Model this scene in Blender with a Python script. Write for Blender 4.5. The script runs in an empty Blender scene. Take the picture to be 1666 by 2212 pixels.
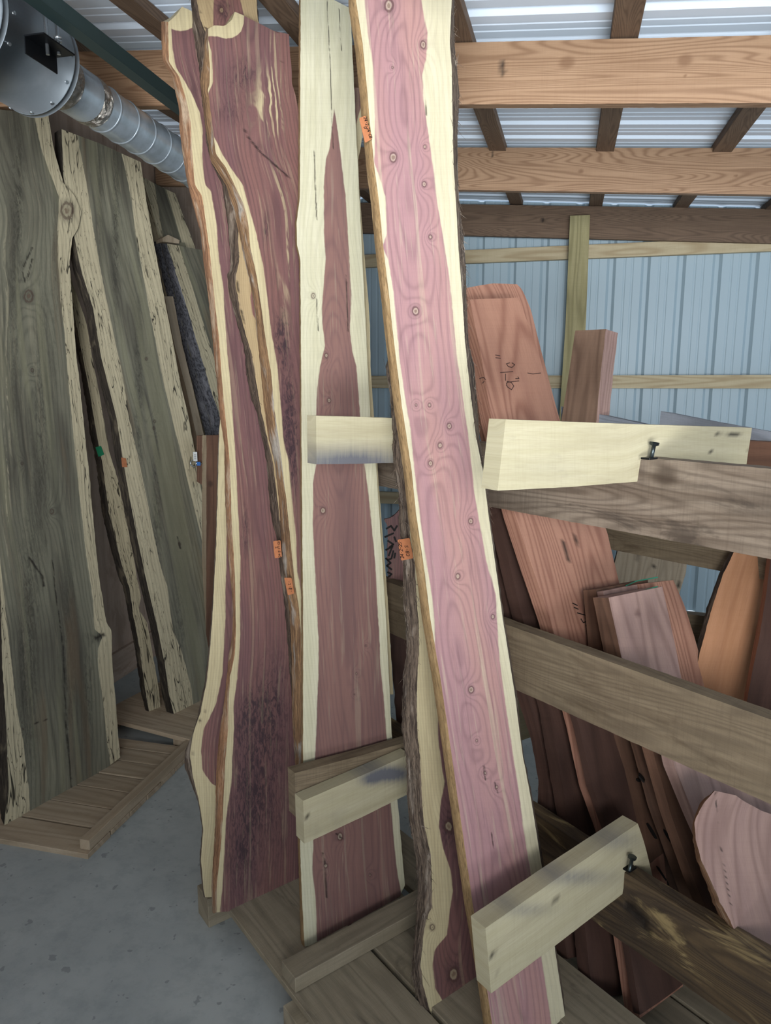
import bpy, bmesh, math, random
import numpy as np
from mathutils import Matrix, Vector
random.seed(7); rng = np.random.RandomState(11)
COL = bpy.context.scene.collection
sc = bpy.context.scene

# ---------------------------------------------------------------- camera
F_PX, CX, CY, CAM_H = 1560.0, 833.0, 1106.0, 1.6
YAW, PIT = math.radians(14), math.radians(10)
FW = np.array([-math.sin(YAW)*math.cos(PIT), math.cos(YAW)*math.cos(PIT), -math.sin(PIT)])
RT = np.array([math.cos(YAW), math.sin(YAW), 0.0]); UP = np.cross(RT, FW)
CAM = np.array([0.0, 0.0, CAM_H])
cam_d = bpy.data.cameras.new('camera'); cam = bpy.data.objects.new('camera', cam_d); COL.objects.link(cam)
cam_d.sensor_fit = 'HORIZONTAL'; cam_d.sensor_width = 36.0; cam_d.lens = 36.0*F_PX/1666.0
cam_d.clip_start = 0.05; cam_d.clip_end = 100
cam.matrix_world = Matrix(((RT[0], UP[0], -FW[0], 0), (RT[1], UP[1], -FW[1], 0), (RT[2], UP[2], -FW[2], CAM_H), (0, 0, 0, 1)))
sc.camera = cam

# ---------------------------------------------------------------- light
sc.view_settings.view_transform = 'Standard'; sc.view_settings.look = 'None'
sc.view_settings.gamma = 1; sc.view_settings.use_curve_mapping = False
sc.view_settings.exposure = 0.15
w = bpy.data.worlds.new('daylight'); sc.world = w; w.use_nodes = True
w.node_tree.nodes['Background'].inputs[0].default_value = (0.78, 0.89, 1.0, 1)
w.node_tree.nodes['Background'].inputs[1].default_value = 0.95
def area(name, loc, target, size, size_y, power, color, spread=math.pi):
    d = bpy.data.lights.new(name, 'AREA'); d.shape = 'RECTANGLE'; d.size = size; d.size_y = size_y
    d.energy = power; d.color = color; d.spread = spread
    o = bpy.data.objects.new(name, d); COL.objects.link(o); o.location = loc
    o.rotation_euler = (Vector(target)-Vector(loc)).to_track_quat('-Z', 'Y').to_euler()
    return o
# daylight through the open door behind and to the right of the photographer
area('door_daylight', (0.75, -2.5, 1.95), (0.15, 2.6, 3.0), 1.2, .9, 54, (0.96, 0.98, 1.0), math.radians(88))
area('ceiling_fill', (1.2, -3.4, 0.05), (0.1, 2.4, 2.9), 4.0, 1.6, 88, (.93, .97, 1.0), math.radians(54))  # unseen low fill lamp, added to brighten the ceiling from below
area('high_bay_lamp', (1.2, 2.0, 2.62), (1.2, 2.6, 0.0), 1.2, 0.3, 4, (0.95, 0.98, 1.0))

# ---------------------------------------------------------------- frames and planes
def nrm(v): v = np.array(v, float); return v/np.linalg.norm(v)
NN = nrm((.633, .774, 0)); TT = np.array([NN[1], -NN[0], 0]); ZZ = np.array([0, 0, 1.0])
RP = np.array([-.4, 1.85, 0]) + .2*NN                       # foot of the rack's rail plane
def W(s, n, z): return RP + TT*s + NN*n + ZZ*z              # rack frame -> world
def ray(x, y):
    x = np.asarray(x, float); y = np.asarray(y, float)
    return FW + RT*((x-CX)/F_PX)[..., None] - UP*((y-CY)/F_PX)[..., None]
def hit(x, y, P, N):
    r = ray(x, y); t = ((P-CAM)@N)/(r@N); return CAM + r*t[..., None]
def onz(x, y, z): return hit(np.array(x), np.array(y), np.array([0, 0, z]), ZZ)
def card(s0, k, z0=.12):
    N = nrm(TT+k*ZZ); return (W(s0, 0, z0), N)

# ---------------------------------------------------------------- noise
_T = rng.rand(256, 256)
def vnoise(x, y):
    xi = np.floor(x).astype(int); yi = np.floor(y).astype(int); fx = x-xi; fy = y-yi
    fx = fx*fx*(3-2*fx); fy = fy*fy*(3-2*fy)
    a = _T[xi & 255, yi & 255]; b = _T[(xi+1) & 255, yi & 255]; c = _T[xi & 255, (yi+1) & 255]; d = _T[(xi+1) & 255, (yi+1) & 255]
    return (a*(1-fx)+b*fx)*(1-fy)+(c*(1-fx)+d*fx)*fy
def fbm(x, y, o=3):
    s = 0; a = .5; t = 0
    for i in range(o): s = s+a*vnoise(x*2**i+17*i, y*2**i+31*i); t += a; a *= .5
    return s/t*2-1

# ---------------------------------------------------------------- node helper
def lin(c):
    if isinstance(c, str): c = tuple(int(c[i:i+2], 16)/255 for i in (0, 2, 4))
    return tuple(((x/12.92) if x <= .04045 else ((x+.055)/1.055)**2.4) for x in c)+(1.0,)
class G:
    def __init__(s, name):
        s.m = bpy.data.materials.new(name); s.m.use_nodes = True; s.t = s.m.node_tree; s.n = s.t.nodes
        s.b = s.n['Principled BSDF']; s.b.inputs['Specular IOR Level'].default_value = .3
    def put(s, sock, v):
        if isinstance(v, bpy.types.NodeSocket): s.t.links.new(v, sock)
        elif isinstance(v, (tuple, list)): sock.default_value = v if len(v) == len(sock.default_value) else tuple(v)[:len(sock.default_value)]
        else: sock.default_value = v
    def math(s, op, a, b=None, c=None, clamp=False):
        n = s.n.new('ShaderNodeMath'); n.operation = op; n.use_clamp = clamp; s.put(n.inputs[0], a)
        if b is not None: s.put(n.inputs[1], b)
        if c is not None: s.put(n.inputs[2], c)
        return n.outputs[0]
    def mul(s, a, b): return s.math('MULTIPLY', a, b)
    def add(s, a, b): return s.math('ADD', a, b)
    def attr(s, name, vec=False):
        n = s.n.new('ShaderNodeAttribute'); n.attribute_name = name; return n.outputs['Vector' if vec else 'Fac']
    def scale(s, v, k, off=(0, 0, 0)):
        n = s.n.new('ShaderNodeMapping'); s.put(n.inputs[0], v); n.inputs['Scale'].default_value = k; n.inputs['Location'].default_value = off
        return n.outputs[0]
    def noise(s, v, sc_=1.0, det=2.0, rough=.5, dist=0.0):
        n = s.n.new('ShaderNodeTexNoise'); s.put(n.inputs['Vector'], v); n.inputs['Scale'].default_value = sc_
        n.inputs['Detail'].default_value = det; n.inputs['Roughness'].default_value = rough; n.inputs['Distortion'].default_value = dist
        return n.outputs['Fac']
    def step(s, v, a, b, lo=0.0, hi=1.0):
        n = s.n.new('ShaderNodeMapRange'); n.interpolation_type = 'SMOOTHSTEP'; s.put(n.inputs[0], v)
        n.inputs[1].default_value = a; n.inputs[2].default_value = b; n.inputs[3].default_value = lo; n.inputs[4].default_value = hi
        return n.outputs[0]
    def mix(s, f, a, b, mode='MIX'):
        n = s.n.new('ShaderNodeMix'); n.data_type = 'RGBA'; n.blend_type = mode
        s.put(n.inputs[0], f); s.put(n.inputs[6], a); s.put(n.inputs[7], b); return n.outputs[2]
    def done(s, col, rough=.6, bump=None, bs=.2, bd=.002, metal=0.0):
        s.put(s.b.inputs['Base Color'], col); s.put(s.b.inputs['Roughness'], rough); s.b.inputs['Metallic'].default_value = metal
        if bump is not None:
            n = s.n.new('ShaderNodeBump'); n.inputs['Strength'].default_value = bs; n.inputs['Distance'].default_value = bd
            s.put(n.inputs['Height'], bump); s.t.links.new(n.outputs[0], s.b.inputs['Normal'])
        return s.m

def slab_mat(name, heart, heart2, sap, sap2, dark, ring=.35, ring_sap=.12, streak=0.0, spalt=0.0, mottled=.5, rough=.62, saw=.15):
    g = G(name); uv = g.attr('guv', True); hm = g.attr('hm'); ph = g.attr('ph'); kn = g.attr('kn'); ck = g.attr('ck'); tn = g.attr('tn'); pl = g.attr('pl')
    big = g.noise(g.scale(uv, (14, 1.6, 1)), 1, 3); mid = g.noise(g.scale(uv, (60, 5, 1)), 1, 3); fine = g.noise(g.scale(uv, (900, 28, 1)), 1, 2, .6)
    sn = g.math('SINE', ph); rl = g.math('POWER', g.math('MULTIPLY_ADD', sn, .5, .5), 3.0)
    hmask = g.step(g.add(hm, g.math('MULTIPLY_ADD', mid, .7, -.35)), -.12, .22)
    h = g.mix(g.step(big, .35, .68), lin(heart), lin(heart2))
    h = g.mix(g.mul(rl, ring), h, lin(dark))
    mo = g.step(g.noise(g.scale(uv, (110, 30, 1)), 1, 4, .7, 1.2), .42, .62)
    h = g.mix(g.mul(g.math('MULTIPLY', tn, 1.0, clamp=True), g.math('MULTIPLY_ADD', mo, mottled, .35)), h, lin(dark))
    if streak:
        st = g.step(g.noise(g.scale(uv, (42, 1.4, 1), (3, 1, 0)), 1, 3, .55, .6), .60, .67)
        h = g.mix(g.mul(st, streak), h, lin(sap))
    if streak:
        hl = g.step(g.noise(g.scale(uv, (150, 4.5, 1), (8, 1, 0)), 1, 3, .6, .5), .58, .68)
        h = g.mix(g.mul(hl, .10+streak*.35), h, lin(sap))
        dl = g.step(g.noise(g.scale(uv, (110, 3.5, 1), (1, 6, 0)), 1, 3, .6, .5), .56, .70)
        h = g.mix(g.mul(dl, .30), h, lin(dark))
    if spalt:
        b1 = g.step(g.noise(g.scale(uv, (22, .7, 1), (4, 9, 0)), 1, 3, .5, .5), .52, .66); h = g.mix(g.mul(b1, .55), h, lin('3c3a34'))
        b2 = g.step(g.noise(g.scale(uv, (18, .6, 1), (7, 2, 0)), 1, 2, .5, .4), .54, .66); h = g.mix(g.mul(b2, .5), h, lin('8d8a70'))
        b3 = g.step(g.noise(g.scale(uv, (15, .9, 1), (2, 2, 0)), 1, 2, .5, .4), .56, .68); h = g.mix(g.mul(b3, .6), h, lin('6e5d49'))
    band = g.mul(g.step(g.math('SINE', g.math('MULTIPLY', ph, .8)), -.1, .7), g.step(g.noise(g.scale(uv, (45, 9, 1), (6, 6, 0)), 1, 3, .6, 1.0), .40, .55))
    h = g.mix(g.mul(g.math('MULTIPLY', pl, 1.0, clamp=True), band), h, lin(sap2))
    s_ = g.mix(g.step(mid, .35, .7), lin(sap), lin(sap2)); s_ = g.mix(g.mul(rl, ring_sap), s_, lin(dark))
    if spalt:
        v = g.noise(g.scale(uv, (34, 2.6, 1), (9, 4, 0)), 1, 2.5, .5, .8)
        d = g.math('ABSOLUTE', g.math('ADD', v, -.5)); l1 = g.step(d, .004, .015, 1, 0)
        v2 = g.noise(g.scale(uv, (60, 5, 1), (2, 7, 0)), 1, 3, .5, .5); l2 = g.step(g.math('ABSOLUTE', g.math('ADD', v2, -.47)), .002, .009, .8, 0)
        reg = g.step(g.noise(g.scale(uv, (8, 1.2, 1)), 1, 2), .34, .48)
        s_ = g.mix(g.mul(g.math('MAXIMUM', l1, l2), g.mul(reg, spalt)), s_, lin('1d1812'))
    c = g.mix(hmask, s_, h)
    c = g.mix(g.step(kn, .12, .55, 0, .35), c, lin(dark))
    kn = g.math('MULTIPLY_ADD', g.noise(g.scale(uv, (160, 60, 1)), 1, 2), .30, g.math('ADD', kn, -.15))
    ringk = g.math('MULTIPLY', g.step(kn, .50, .60), g.step(kn, .72, .80, 1, 0))
    c = g.mix(g.mul(ringk, .6), c, lin('4a332c'))
    c = g.mix(g.step(kn, .74, .84, 0, .0 if spalt else .38), c, lin(sap))
    c = g.mix(g.step(kn, .90, .97, 0, .6), c, lin('5e4236'))
    c = g.mix(g.math('MULTIPLY', ck, .9, clamp=True), c, lin('1a1210'))
    c = g.mix(g.step(fine, .3, .75, .0, .14), c, lin(dark))
    sw = g.noise(g.scale(uv, (3, 420, 1)), 1, 1)
    c = g.mix(g.mul(g.step(sw, .4, .65), saw*.2), c, lin(dark))
    bmp = g.add(g.add(g.mul(fine, .6), g.mul(sw, saw)), g.math('MULTIPLY', ck, -4.0))
    return g.done(c, rough, bmp, .35, .0012)

def board_mat(name, c1, c2, dark, ring=.45, freq=60, stain=None, stain_amt=0.0, stain_lo=.52, rough=.7, ycut=9.0, bump=.3, saw=.2):
    """sawn board: figure follows the board's own length"""
    g = G(name); uv = g.attr('guv', True)
    base = g.noise(g.scale(uv, (9, .75, 1)), 1, 1.5, .4, .25)
    wv = g.math('SINE', g.math('MULTIPLY', base, float(freq)*2)); rl = g.math('POWER', g.math('MULTIPLY_ADD', wv, .5, .5), 2.2)
    fine = g.noise(g.scale(uv, (700, 18, 1)), 1, 2, .6); mid = g.noise(g.scale(uv, (45, 4, 1)), 1, 3)
    cross = g.noise(g.scale(uv, (7, 170, 1)), 1, 3, .7)
    c = g.mix(g.step(mid, .3, .7), lin(c1), lin(c2)); c = g.mix(g.mul(rl, ring), c, lin(dark))
    c = g.mix(g.step(fine, .35, .8, 0, .25), c, lin(dark)); c = g.mix(g.mul(g.step(cross, .42, .75), saw*.45), c, lin(dark))
    if stain:
        st = g.step(g.noise(g.scale(uv, (11, 3.5, 1), (5, 2, 0)), 1, 5, .65, .6), stain_lo, stain_lo+.12)
        c = g.mix(g.mul(st, stain_amt), c, lin(stain))
    oi = g.n.new('ShaderNodeObjectInfo').outputs['Random']; c = g.mix(g.math('MULTIPLY', oi, .28), c, lin(dark))
    kn = g.attr('kn'); ck = g.attr('ck'); tn = g.attr('tn')
    c = g.mix(g.math('MULTIPLY', tn, g.math('MULTIPLY_ADD', cross, .8, .5), clamp=True), c, lin(stain or dark))
    c = g.mix(g.step(kn, .3, .9, 0, .7), c, lin(dark)); c = g.mix(g.math('MULTIPLY', ck, .9, clamp=True), c, lin('17110d'))
    return g.done(c, rough, g.add(g.add(g.mul(fine, .6), g.mul(rl, .35)), g.add(g.mul(cross, .35), g.math('MULTIPLY', ck, -3.0))), bump, .0015)

def bark_mat(name, c1, c2, c3, k=(240, 14, 40), rough=.9, bump=.8):
    g = G(name); uv = g.attr('guv', True)
    a = g.noise(g.scale(uv, k), 1, 4, .6, .5); b = g.noise(g.scale(uv, (30, 6, 8)), 1, 3, .55, .8)
    f = g.noise(g.scale(uv, (600, 60, 200)), 1, 3, .65)
    c = g.mix(g.step(a, .36, .62), lin(c2), lin(c1)); c = g.mix(g.step(b, .52, .66, 0, .85), c, lin(c3))
    c = g.mix(g.step(f, .45, .7, 0, .5), c, lin('17110e'))
    return g.done(c, rough, g.add(a, g.mul(f, .6)), bump, .004)

CEDAR = slab_mat('red_cedar', 'a68079', '9d797a', 'bdb598', 'c5bda1', '60464c', ring=.30, ring_sap=.10, streak=.3)
CEDAR_D = slab_mat('red_cedar_deep', '76544e', '694b4b', 'bdb08c', 'b2a481', '38292d', ring=.32, ring_sap=.14, streak=.14, mottled=.85)
CEDAR_W = slab_mat('pale_cedar', '7f5f57', '70544f', 'bcb79b', 'c4bfa5', '503c40', ring=.26, ring_sap=.10, streak=.12)
CEDAR_E = slab_mat('weathered_cedar', '7c5851', '6d4d4b', 'a8936f', '9b8665', '3a292c', ring=.32, ring_sap=.15, streak=.1, mottled=.85)
POPLAR = slab_mat('spalted_poplar', '827f6d', '605c50', 'bfb395', 'c8bc9d', '34322c', ring=.30, ring_sap=.2, streak=.10, spalt=.95, mottled=.8)
WALN = board_mat('walnut_sawn', '6f5140', '614637', '33231b', ring=.4, freq=30)
CHERRY = board_mat('cherry_sawn', 'a97f6a', 'a07764', '6a4134', ring=.5, freq=70)
CHERRY2 = board_mat('cherry_pinkish', 'a1857a', '957a72', '644a44', ring=.4, freq=40)
ORANGE = board_mat('orange_slab_face', 'ab7c5a', '9e704e', '7a5034', ring=.25, freq=20)
REDWD = board_mat('shade_panel_dark_red', '523a31', '48322a', '261914', ring=.3, freq=24)
OAKR = board_mat('weathered_oak', '87796a', '6f6153', '35291f', ring=.40, freq=90, stain='2e2620', stain_amt=.6, stain_lo=.54, bump=.6, saw=.4)
OAKR2 = board_mat('rough_oak', '887861', '766752', '43392e', ring=.3, freq=90, stain='453625', stain_amt=.45, stain_lo=.54, bump=.5, saw=.4)
OAKM = board_mat('mossy_waney_oak', '5c4b35', '413529', '1f1813', ring=.4, freq=80, stain='95815a', stain_amt=.8, stain_lo=.53, bump=.8)
ARM = board_mat('pale_poplar_sawn', 'b3ab8d', 'bbb397', '776c54', ring=.14, freq=16, stain='5d5d62', stain_amt=.12, stain_lo=.58, bump=.25, saw=.18)
PALE = board_mat('pale_planks', 'b7a48b', 'bfad95', '6d5d49', ring=.3, freq=28, stain='6d5b45', stain_amt=.3, stain_lo=.58)
PALL = board_mat('pallet_oak', '9a8f7a', '8e836e', '50473b', ring=.3, freq=30, stain='37302a', stain_amt=.5, stain_lo=.58, bump=.4)
PINE = board_mat('aged_pine', 'a5876b', '9b7d62', '684a33', ring=.6, freq=130, rough=.6)
PINE_D = board_mat('aged_pine_brown', '816a56', '745e4c', '46372c', ring=.5, freq=130)
GIRT = board_mat('yellow_pine_girt', 'c4b799', 'bbae90', '8b7350', ring=.45, freq=30)
TREAT = board_mat('green_treated_pine', 'aba27a', 'a0976e', '655f40', ring=.45, freq=26)
GREYB = board_mat('grey_weathered_board', '8d929a', '7f858d', '4d5157', ring=.4, freq=40)
PLY = board_mat('pinkish_plywood', 'bda694', 'b39b89', '7e6a5b', ring=.25, freq=14, stain='7b6351', stain_amt=.4)
RAWEDGE = bark_mat('raw_live_edge', '967052', '72523c', 'a5917a', (160, 9, 30), bump=.5)
RAWMIX = bark_mat('peeled_edge_with_cambium', '86684a', '5f4733', '979086', (150, 9, 30), bump=.6)
BARKD = bark_mat('dark_stringy_bark', '57483c', '30261f', '7a6d60')
BARKG = bark_mat('grey_stringy_bark', '6d5e50', '3a2f28', '8d8174')
BARKB = bark_mat('blackish_bark', '66676d', '3a3a3f', '7c7c82', (120, 60, 60))
SAWN = bark_mat('sawn_brown_edge', '8d7350', '7e6544', '9b825f', (300, 20, 200), bump=.2)
SPEDGE = bark_mat('dark_poplar_bark', '3f382f', '231e19', '5e5546')

def plain(name, c, rough=.5, metal=0.0, var=.0, c2=None, sc_=20):
    g = G(name); col = lin(c)
    if c2:
        tc = g.n.new('ShaderNodeTexCoord').outputs['Object']
        col = g.mix(g.step(g.noise(tc, sc_, 4, .6), .35, .68), lin(c), lin(c2))
    return g.done(col, rough, metal=metal)
STEEL_W = plain('white_roof_steel', 'd3dfec', .35)
STEEL_B = plain('pale_blue_wall_steel', '9db0ba', .42)
GALV = plain('galvanised_steel', 'b2bcc4', .30, .6, c2='9ca5ab', sc_=14)
GALV2 = plain('dull_duct_metal', '6f767b', .40, .5, c2='7b8287', sc_=10)
GREEN = plain('dark_green_strut', '2c3b3b', .4, .3)
BLACKM = plain('black_bracket', '15171a', .35, .6)
BOLT = plain('zinc_bolt', '4a5152', .35, .9)
ZINC = plain('bright_zinc', 'b8bec2', .25, .9)
TAGO = plain('orange_tag', 'ab6e4a', .6, c2='a06542', sc_=60)
TAGG = plain('green_tag', '1e7a55', .6)
TAGW = plain('white_tag', 'c9cccb', .6)
TAPEB = plain('blue_tape', '3566a8', .5)
INK = plain('black_ink', '14100e', .7)
PENCIL = plain('dark_crayon', '3a2723', .8)
CORD = plain('green_strap', '2f7d63', .4)
BROWN = board_mat('brown_block_wood', '8b705e', '7f6554', '4a382d', ring=.4, freq=60)
DARKV = plain('shadow_void_wood', '241a15', .9)
def foil():
    g = G('foil_tape'); tc = g.n.new('ShaderNodeTexCoord').outputs['Object']
    n = g.noise(tc, 34, 5, .7, 1.5); return g.done(lin('a9a49c'), .22, n, .9, .02, metal=.95)
FOIL = foil()
def floor_mat():
    g = G('grey_concrete'); tc = g.n.new('ShaderNodeTexCoord').outputs['Object']
    a = g.noise(tc, 2.2, 4, .6); b = g.noise(tc, 14, 5, .7); c_ = g.noise(tc, 120, 2)
    c = g.mix(g.step(a, .3, .7), lin('9fa4a2'), lin('b0b4b1')); c = g.mix(g.step(b, .42, .7, 0, .35), c, lin('7b8282'))
    c = g.mix(g.step(g.noise(tc, 30, 2), .66, .70, 0, .5), c, lin('666b6c'))
    return g.done(c, .55, c_, .1, .001)
FLOOR = floor_mat()

# ---------------------------------------------------------------- object helpers
def tag(o, label=None, cat=None, group=None, kind=None):
    if label: o['label'] = label
    if cat: o['category'] = cat
    if group: o['group'] = group
    if kind: o['kind'] = kind
    return o
def frame(origin, X, Y, Z):
    return Matrix(((X[0], Y[0], Z[0], origin[0]), (X[1], Y[1], Z[1], origin[1]), (X[2], Y[2], Z[2], origin[2]), (0, 0, 0, 1)))
def link(name, verts, faces, mat, M=None, parent=None, attrs=None, smooth=False):
    """verts in world space; stored in the local frame M"""
    M = M or Matrix.Identity(4)
    V = np.array(verts, float); Mi = np.array(M.inverted()); L = V@Mi[:3, :3].T+Mi[:3, 3]
    me = bpy.data.meshes.new(name); me.from_pydata(L.tolist(), [], faces)
    for k, a in (attrs or {}).items():
        if np.ndim(a) == 2:
            at = me.attributes.new(k, 'FLOAT_VECTOR', 'POINT'); at.data.foreach_set('vector', np.asarray(a, np.float32).ravel())
        else:
            at = me.attributes.new(k, 'FLOAT', 'POINT'); at.data.foreach_set('value', np.asarray(a, np.float32).ravel())
    me.materials.append(mat); me.update()
    if smooth: me.polygons.foreach_set('use_smooth', [True]*len(me.polygons))
    o = bpy.data.objects.new(name, me); COL.objects.link(o)
    if parent is not None:
        o.parent = parent; o.matrix_parent_inverse = parent.matrix_world.inverted()
    o.matrix_world = M
    if parent is not None:
        bpy.context.view_layer.update
        o.matrix_basis = parent.matrix_world.inverted()@M; o.matrix_parent_inverse = Matrix.Identity(4)
        WM[o.name] = M
    return o
WM = {}
def interp(poly, q, smooth):
    P = np.array(poly, float); v = np.interp(q, P[:, 0], P[:, 1])
    # linear extrapolation at both ends
    lo = q < P[0, 0]; hi = q > P[-1, 0]
    if lo.any(): v[lo] = P[0, 1]+(q[lo]-P[0, 0])*(P[1, 1]-P[0, 1])/(P[1, 0]-P[0, 0])
    if hi.any(): v[hi] = P[-1, 1]+(q[hi]-P[-1, 0])*(P[-1, 1]-P[-2, 1])/(P[-1, 0]-P[-2, 0])
    return v
class Line:
    """x as a function of y (or y of x), lightly smoothed"""
    def __init__(s, pts, smooth=0.0, wob=0.0, seed=0.0, wl=12.0):
        pts = sorted(pts, key=lambda p: p[0]); a, b = pts[0][0], pts[-1][0]; e = (b-a)*.25+smooth*3+1
        s.q = np.linspace(a-e, b+e, 3000); s.v = interp(pts, s.q, 0)
        if smooth > 0:
            k = max(1, int(smooth/(s.q[1]-s.q[0]))); ker = np.hanning(2*k+3)[1:-1]; ker /= ker.sum()
            pad = len(ker)//2; vv = np.concatenate([2*s.v[0]-s.v[pad:0:-1], s.v, 2*s.v[-1]-s.v[-2:-pad-2:-1]]); s.v = np.convolve(vv, ker, 'valid')[:3000]
        if wob: s.v = s.v+wob*fbm(s.q/wl+seed*7.3, s.q*0+seed, 4)
    def __call__(s, q): return np.interp(q, s.q, s.v)
def gauss(X, Y, blobs):
    r = np.zeros(X.shape)
    for (x, y, rx, ry, a) in blobs: r = r+a*np.exp(-((X-x)/rx)**2-((Y-y)/ry)**2)
    return r

def slab(name, plane, L, R, thick, mat, label=None, cat=None, group=None, top=None, bot=None, axis='y', mode='px', basis=None,
         outL=None, outR=None, edgeL=None, edgeR=None, HL=None, HR=None, sapfn=None, knots=(), cracks=(), tone=(), pale=(), fig=(),
         res=.006, ringw=.006, smooth=8, wob=.8, seed=None, parent=None, amp=1.0, pith=(0.0, .03), bump_edge=.0015, nseg=5, edgename=('live_edge', 'live_edge'), kind=None, endcrop=0):
    """A sawn slab: its front face lies in `plane`, its two long edges are the lines L and R, extruded by `thick` behind the plane.
       The two edges become child meshes (bark / live edge) when edgeL / edgeR give a material."""
    P, N = plane; P = np.array(P, float); seed = rng.rand()*40 if seed is None else seed
    sw = (lambda pts: [(p[1], p[0]) for p in pts]) if axis == 'y' else (lambda pts: list(pts))
    f = 1.0 if mode == 'px' else .001
    Lf = Line(sw(L), smooth*f, wob*f, seed, 14*f); Rf = Line(sw(R), smooth*f, wob*f, seed+5, 14*f)
    q0, q1 = (sw(L)[0][0], sw(L)[-1][0]); r0, r1 = (sw(R)[0][0], sw(R)[-1][0])
    top = top or [(0, q0), (1, r0)]; bot = bot or [(0, q1), (1, r1)]
    def to3(a, b, off=0.0):
        x, y = (b, a) if axis == 'y' else (a, b)              # a = along coordinate, b = across coordinate
        if mode == 'px': return hit(x, y, P-N*off, N)
        A, B = basis; return P-N*off+np.asarray(x)[..., None]*A+np.asarray(y)[..., None]*B
    am = (q0+q1)/2; c0 = to3(np.array([am]), Lf(np.array([am])))[0]; c1 = to3(np.array([am]), Rf(np.array([am])))[0]
    e0 = to3(np.array([q0]), Lf(np.array([q0])))[0]; e1 = to3(np.array([q1]), Lf(np.array([q1])))[0]
    wid = np.linalg.norm(c0-c1); ln = np.linalg.norm(e1-e0)
    mpu = ln/abs(math.hypot(q1-q0, float(Lf(q1)-Lf(q0))))
    nu = max(2, min(110, int(wid/res))); nv = max(3, min(900, int(ln/res)))
    u = np.linspace(0, 1, nu+1); v = np.linspace(0, 1, nv+1)
    tq = np.interp(u, [p[0] for p in top], [p[1] for p in top]); bq = np.interp(u, [p[0] for p in bot], [p[1] for p in bot])
    Q = tq[None, :]+(bq-tq)[None, :]*v[:, None]; U = np.broadcast_to(u, Q.shape)
    lx, rx = Lf(Q), Rf(Q); B = lx+(rx-lx)*U
    PF = to3(Q, B)
    # local frame
    O = (to3(np.array([q1]), Lf(np.array([q1])))[0]+to3(np.array([r1]), Rf(np.array([r1])))[0])/2-N*thick/2
    Yv = nrm((to3(np.array([q0]), Lf(np.array([q0])))[0]+to3(np.array([r0]), Rf(np.array([r0])))[0])/2-N*thick/2-O); Yv = nrm(Yv-N*(Yv@N)); Xv = np.cross(Yv, N)
    M = frame(O, Xv, Yv, N)
    # fields
    al = (Q-q0)*mpu; cen = (lx+rx)/2; ac = (B-cen)*mpu
    bend = np.interp(Q.ravel(), *(lambda qq: (qq, Line(list(zip(qq, (Lf(qq)+Rf(qq))/2)), 60*f)(qq)))(np.linspace(min(q0, r0), max(q1, r1), 60))).reshape(Q.shape)
    ac = (B-bend)*mpu
    guv = np.stack([ac+seed*.37, al+seed*1.3, np.full(Q.shape, seed)], -1)
    X_, Y_ = (B, Q) if axis == 'y' else (Q, B)
    hm = np.full(Q.shape, 50.0)
    if HL is not None: hm = np.minimum(hm, (B-Line(sw(HL), smooth*f, .8*f, seed+2, 9*f)(Q))*mpu*100*(1 if axis == 'y' else 1))
    if HR is not None: hm = np.minimum(hm, (Line(sw(HR), smooth*f, .8*f, seed+3, 9*f)(Q)-B)*mpu*100)
    if sapfn is not None: hm = np.minimum(hm, sapfn(X_, Y_)*mpu*100)
    px_, pd = pith
    u0 = px_+.03*fbm(al*1.1+seed, al*0+3, 2); dd = pd*(1+.8*fbm(al*1.6+seed+9, al*0+1, 2))
    r = np.sqrt((ac-u0)**2+dd**2)
    ph = r/ringw*2*np.pi+amp*3.0*fbm(ac*16+seed, al*2.4, 3)+amp*.8*fbm(ac*50, al*9+seed, 3)
    kn = np.zeros(Q.shape)
    for (x, y, k) in knots:
        dA = (Q-(y if axis == 'y' else x)); dB = (B-(x if axis == 'y' else y))
        rr = np.sqrt((dB/k)**2+(dA/(k*1.35))**2)
        ph = ph+2*np.pi*3.2*np.exp(-rr*.45)*1.6; kn = np.maximum(kn, np.exp(-(rr*.85)**2))
    if fig:
        gf = gauss(X_, Y_, fig); ph = ph+gf*7*fbm(ac*34+seed, al*13, 3)
    ck = np.zeros(Q.shape)
    for pts, wpx in cracks:
        pts = np.array(pts, float); best = np.full(Q.shape, 1e9)
        for i in range(len(pts)-1):
            a, b = pts[i], pts[i+1]; d = b-a; L2 = (d@d)+1e-9
            t = np.clip(((X_-a[0])*d[0]+(Y_-a[1])*d[1])/L2, 0, 1)
            best = np.minimum(best, np.hypot(X_-a[0]-d[0]*t, Y_-a[1]-d[1]*t))
        best = best+wpx*.7*fbm(X_/(6*f)+seed, Y_/(6*f), 3)
        ck = np.maximum(ck, np.clip(1.3-best/wpx, 0, 1))
    tn = gauss(X_, Y_, tone); pl = gauss(X_, Y_, pale)
    PF = PF+N*(.0006*fbm(ac*30, al*6, 2))[..., None]
    nvt, nut = nv+1, nu+1
    idx = np.arange(nvt*nut).reshape(nvt, nut)
    # back edges
    oL = Line(sw(outL), smooth*f, 1.5*wob*f, seed+8, 9*f) if outL else None; oR = Line(sw(outR), smooth*f, 1.5*wob*f, seed+9, 9*f) if outR else None
    def backedge(j, o, q):
        if o is not None: return to3(q, o(q), thick)
        return PF[:, j]-N*thick
    BL = backedge(0, oL, Q[:, 0]); BR = backedge(nu, oR, Q[:, nu])
    js = sorted(set([0, nu]+list(range(0, nu, 3)))); PB = (PF-N*thick)[:, js].copy(); dL, dR = BL-PB[:, 0], BR-PB[:, -1]; uj = u[js][None, :, None]; PB = PB+dL[:, None]*(1-uj)+dR[:, None]*uj; nb = len(js)
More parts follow.
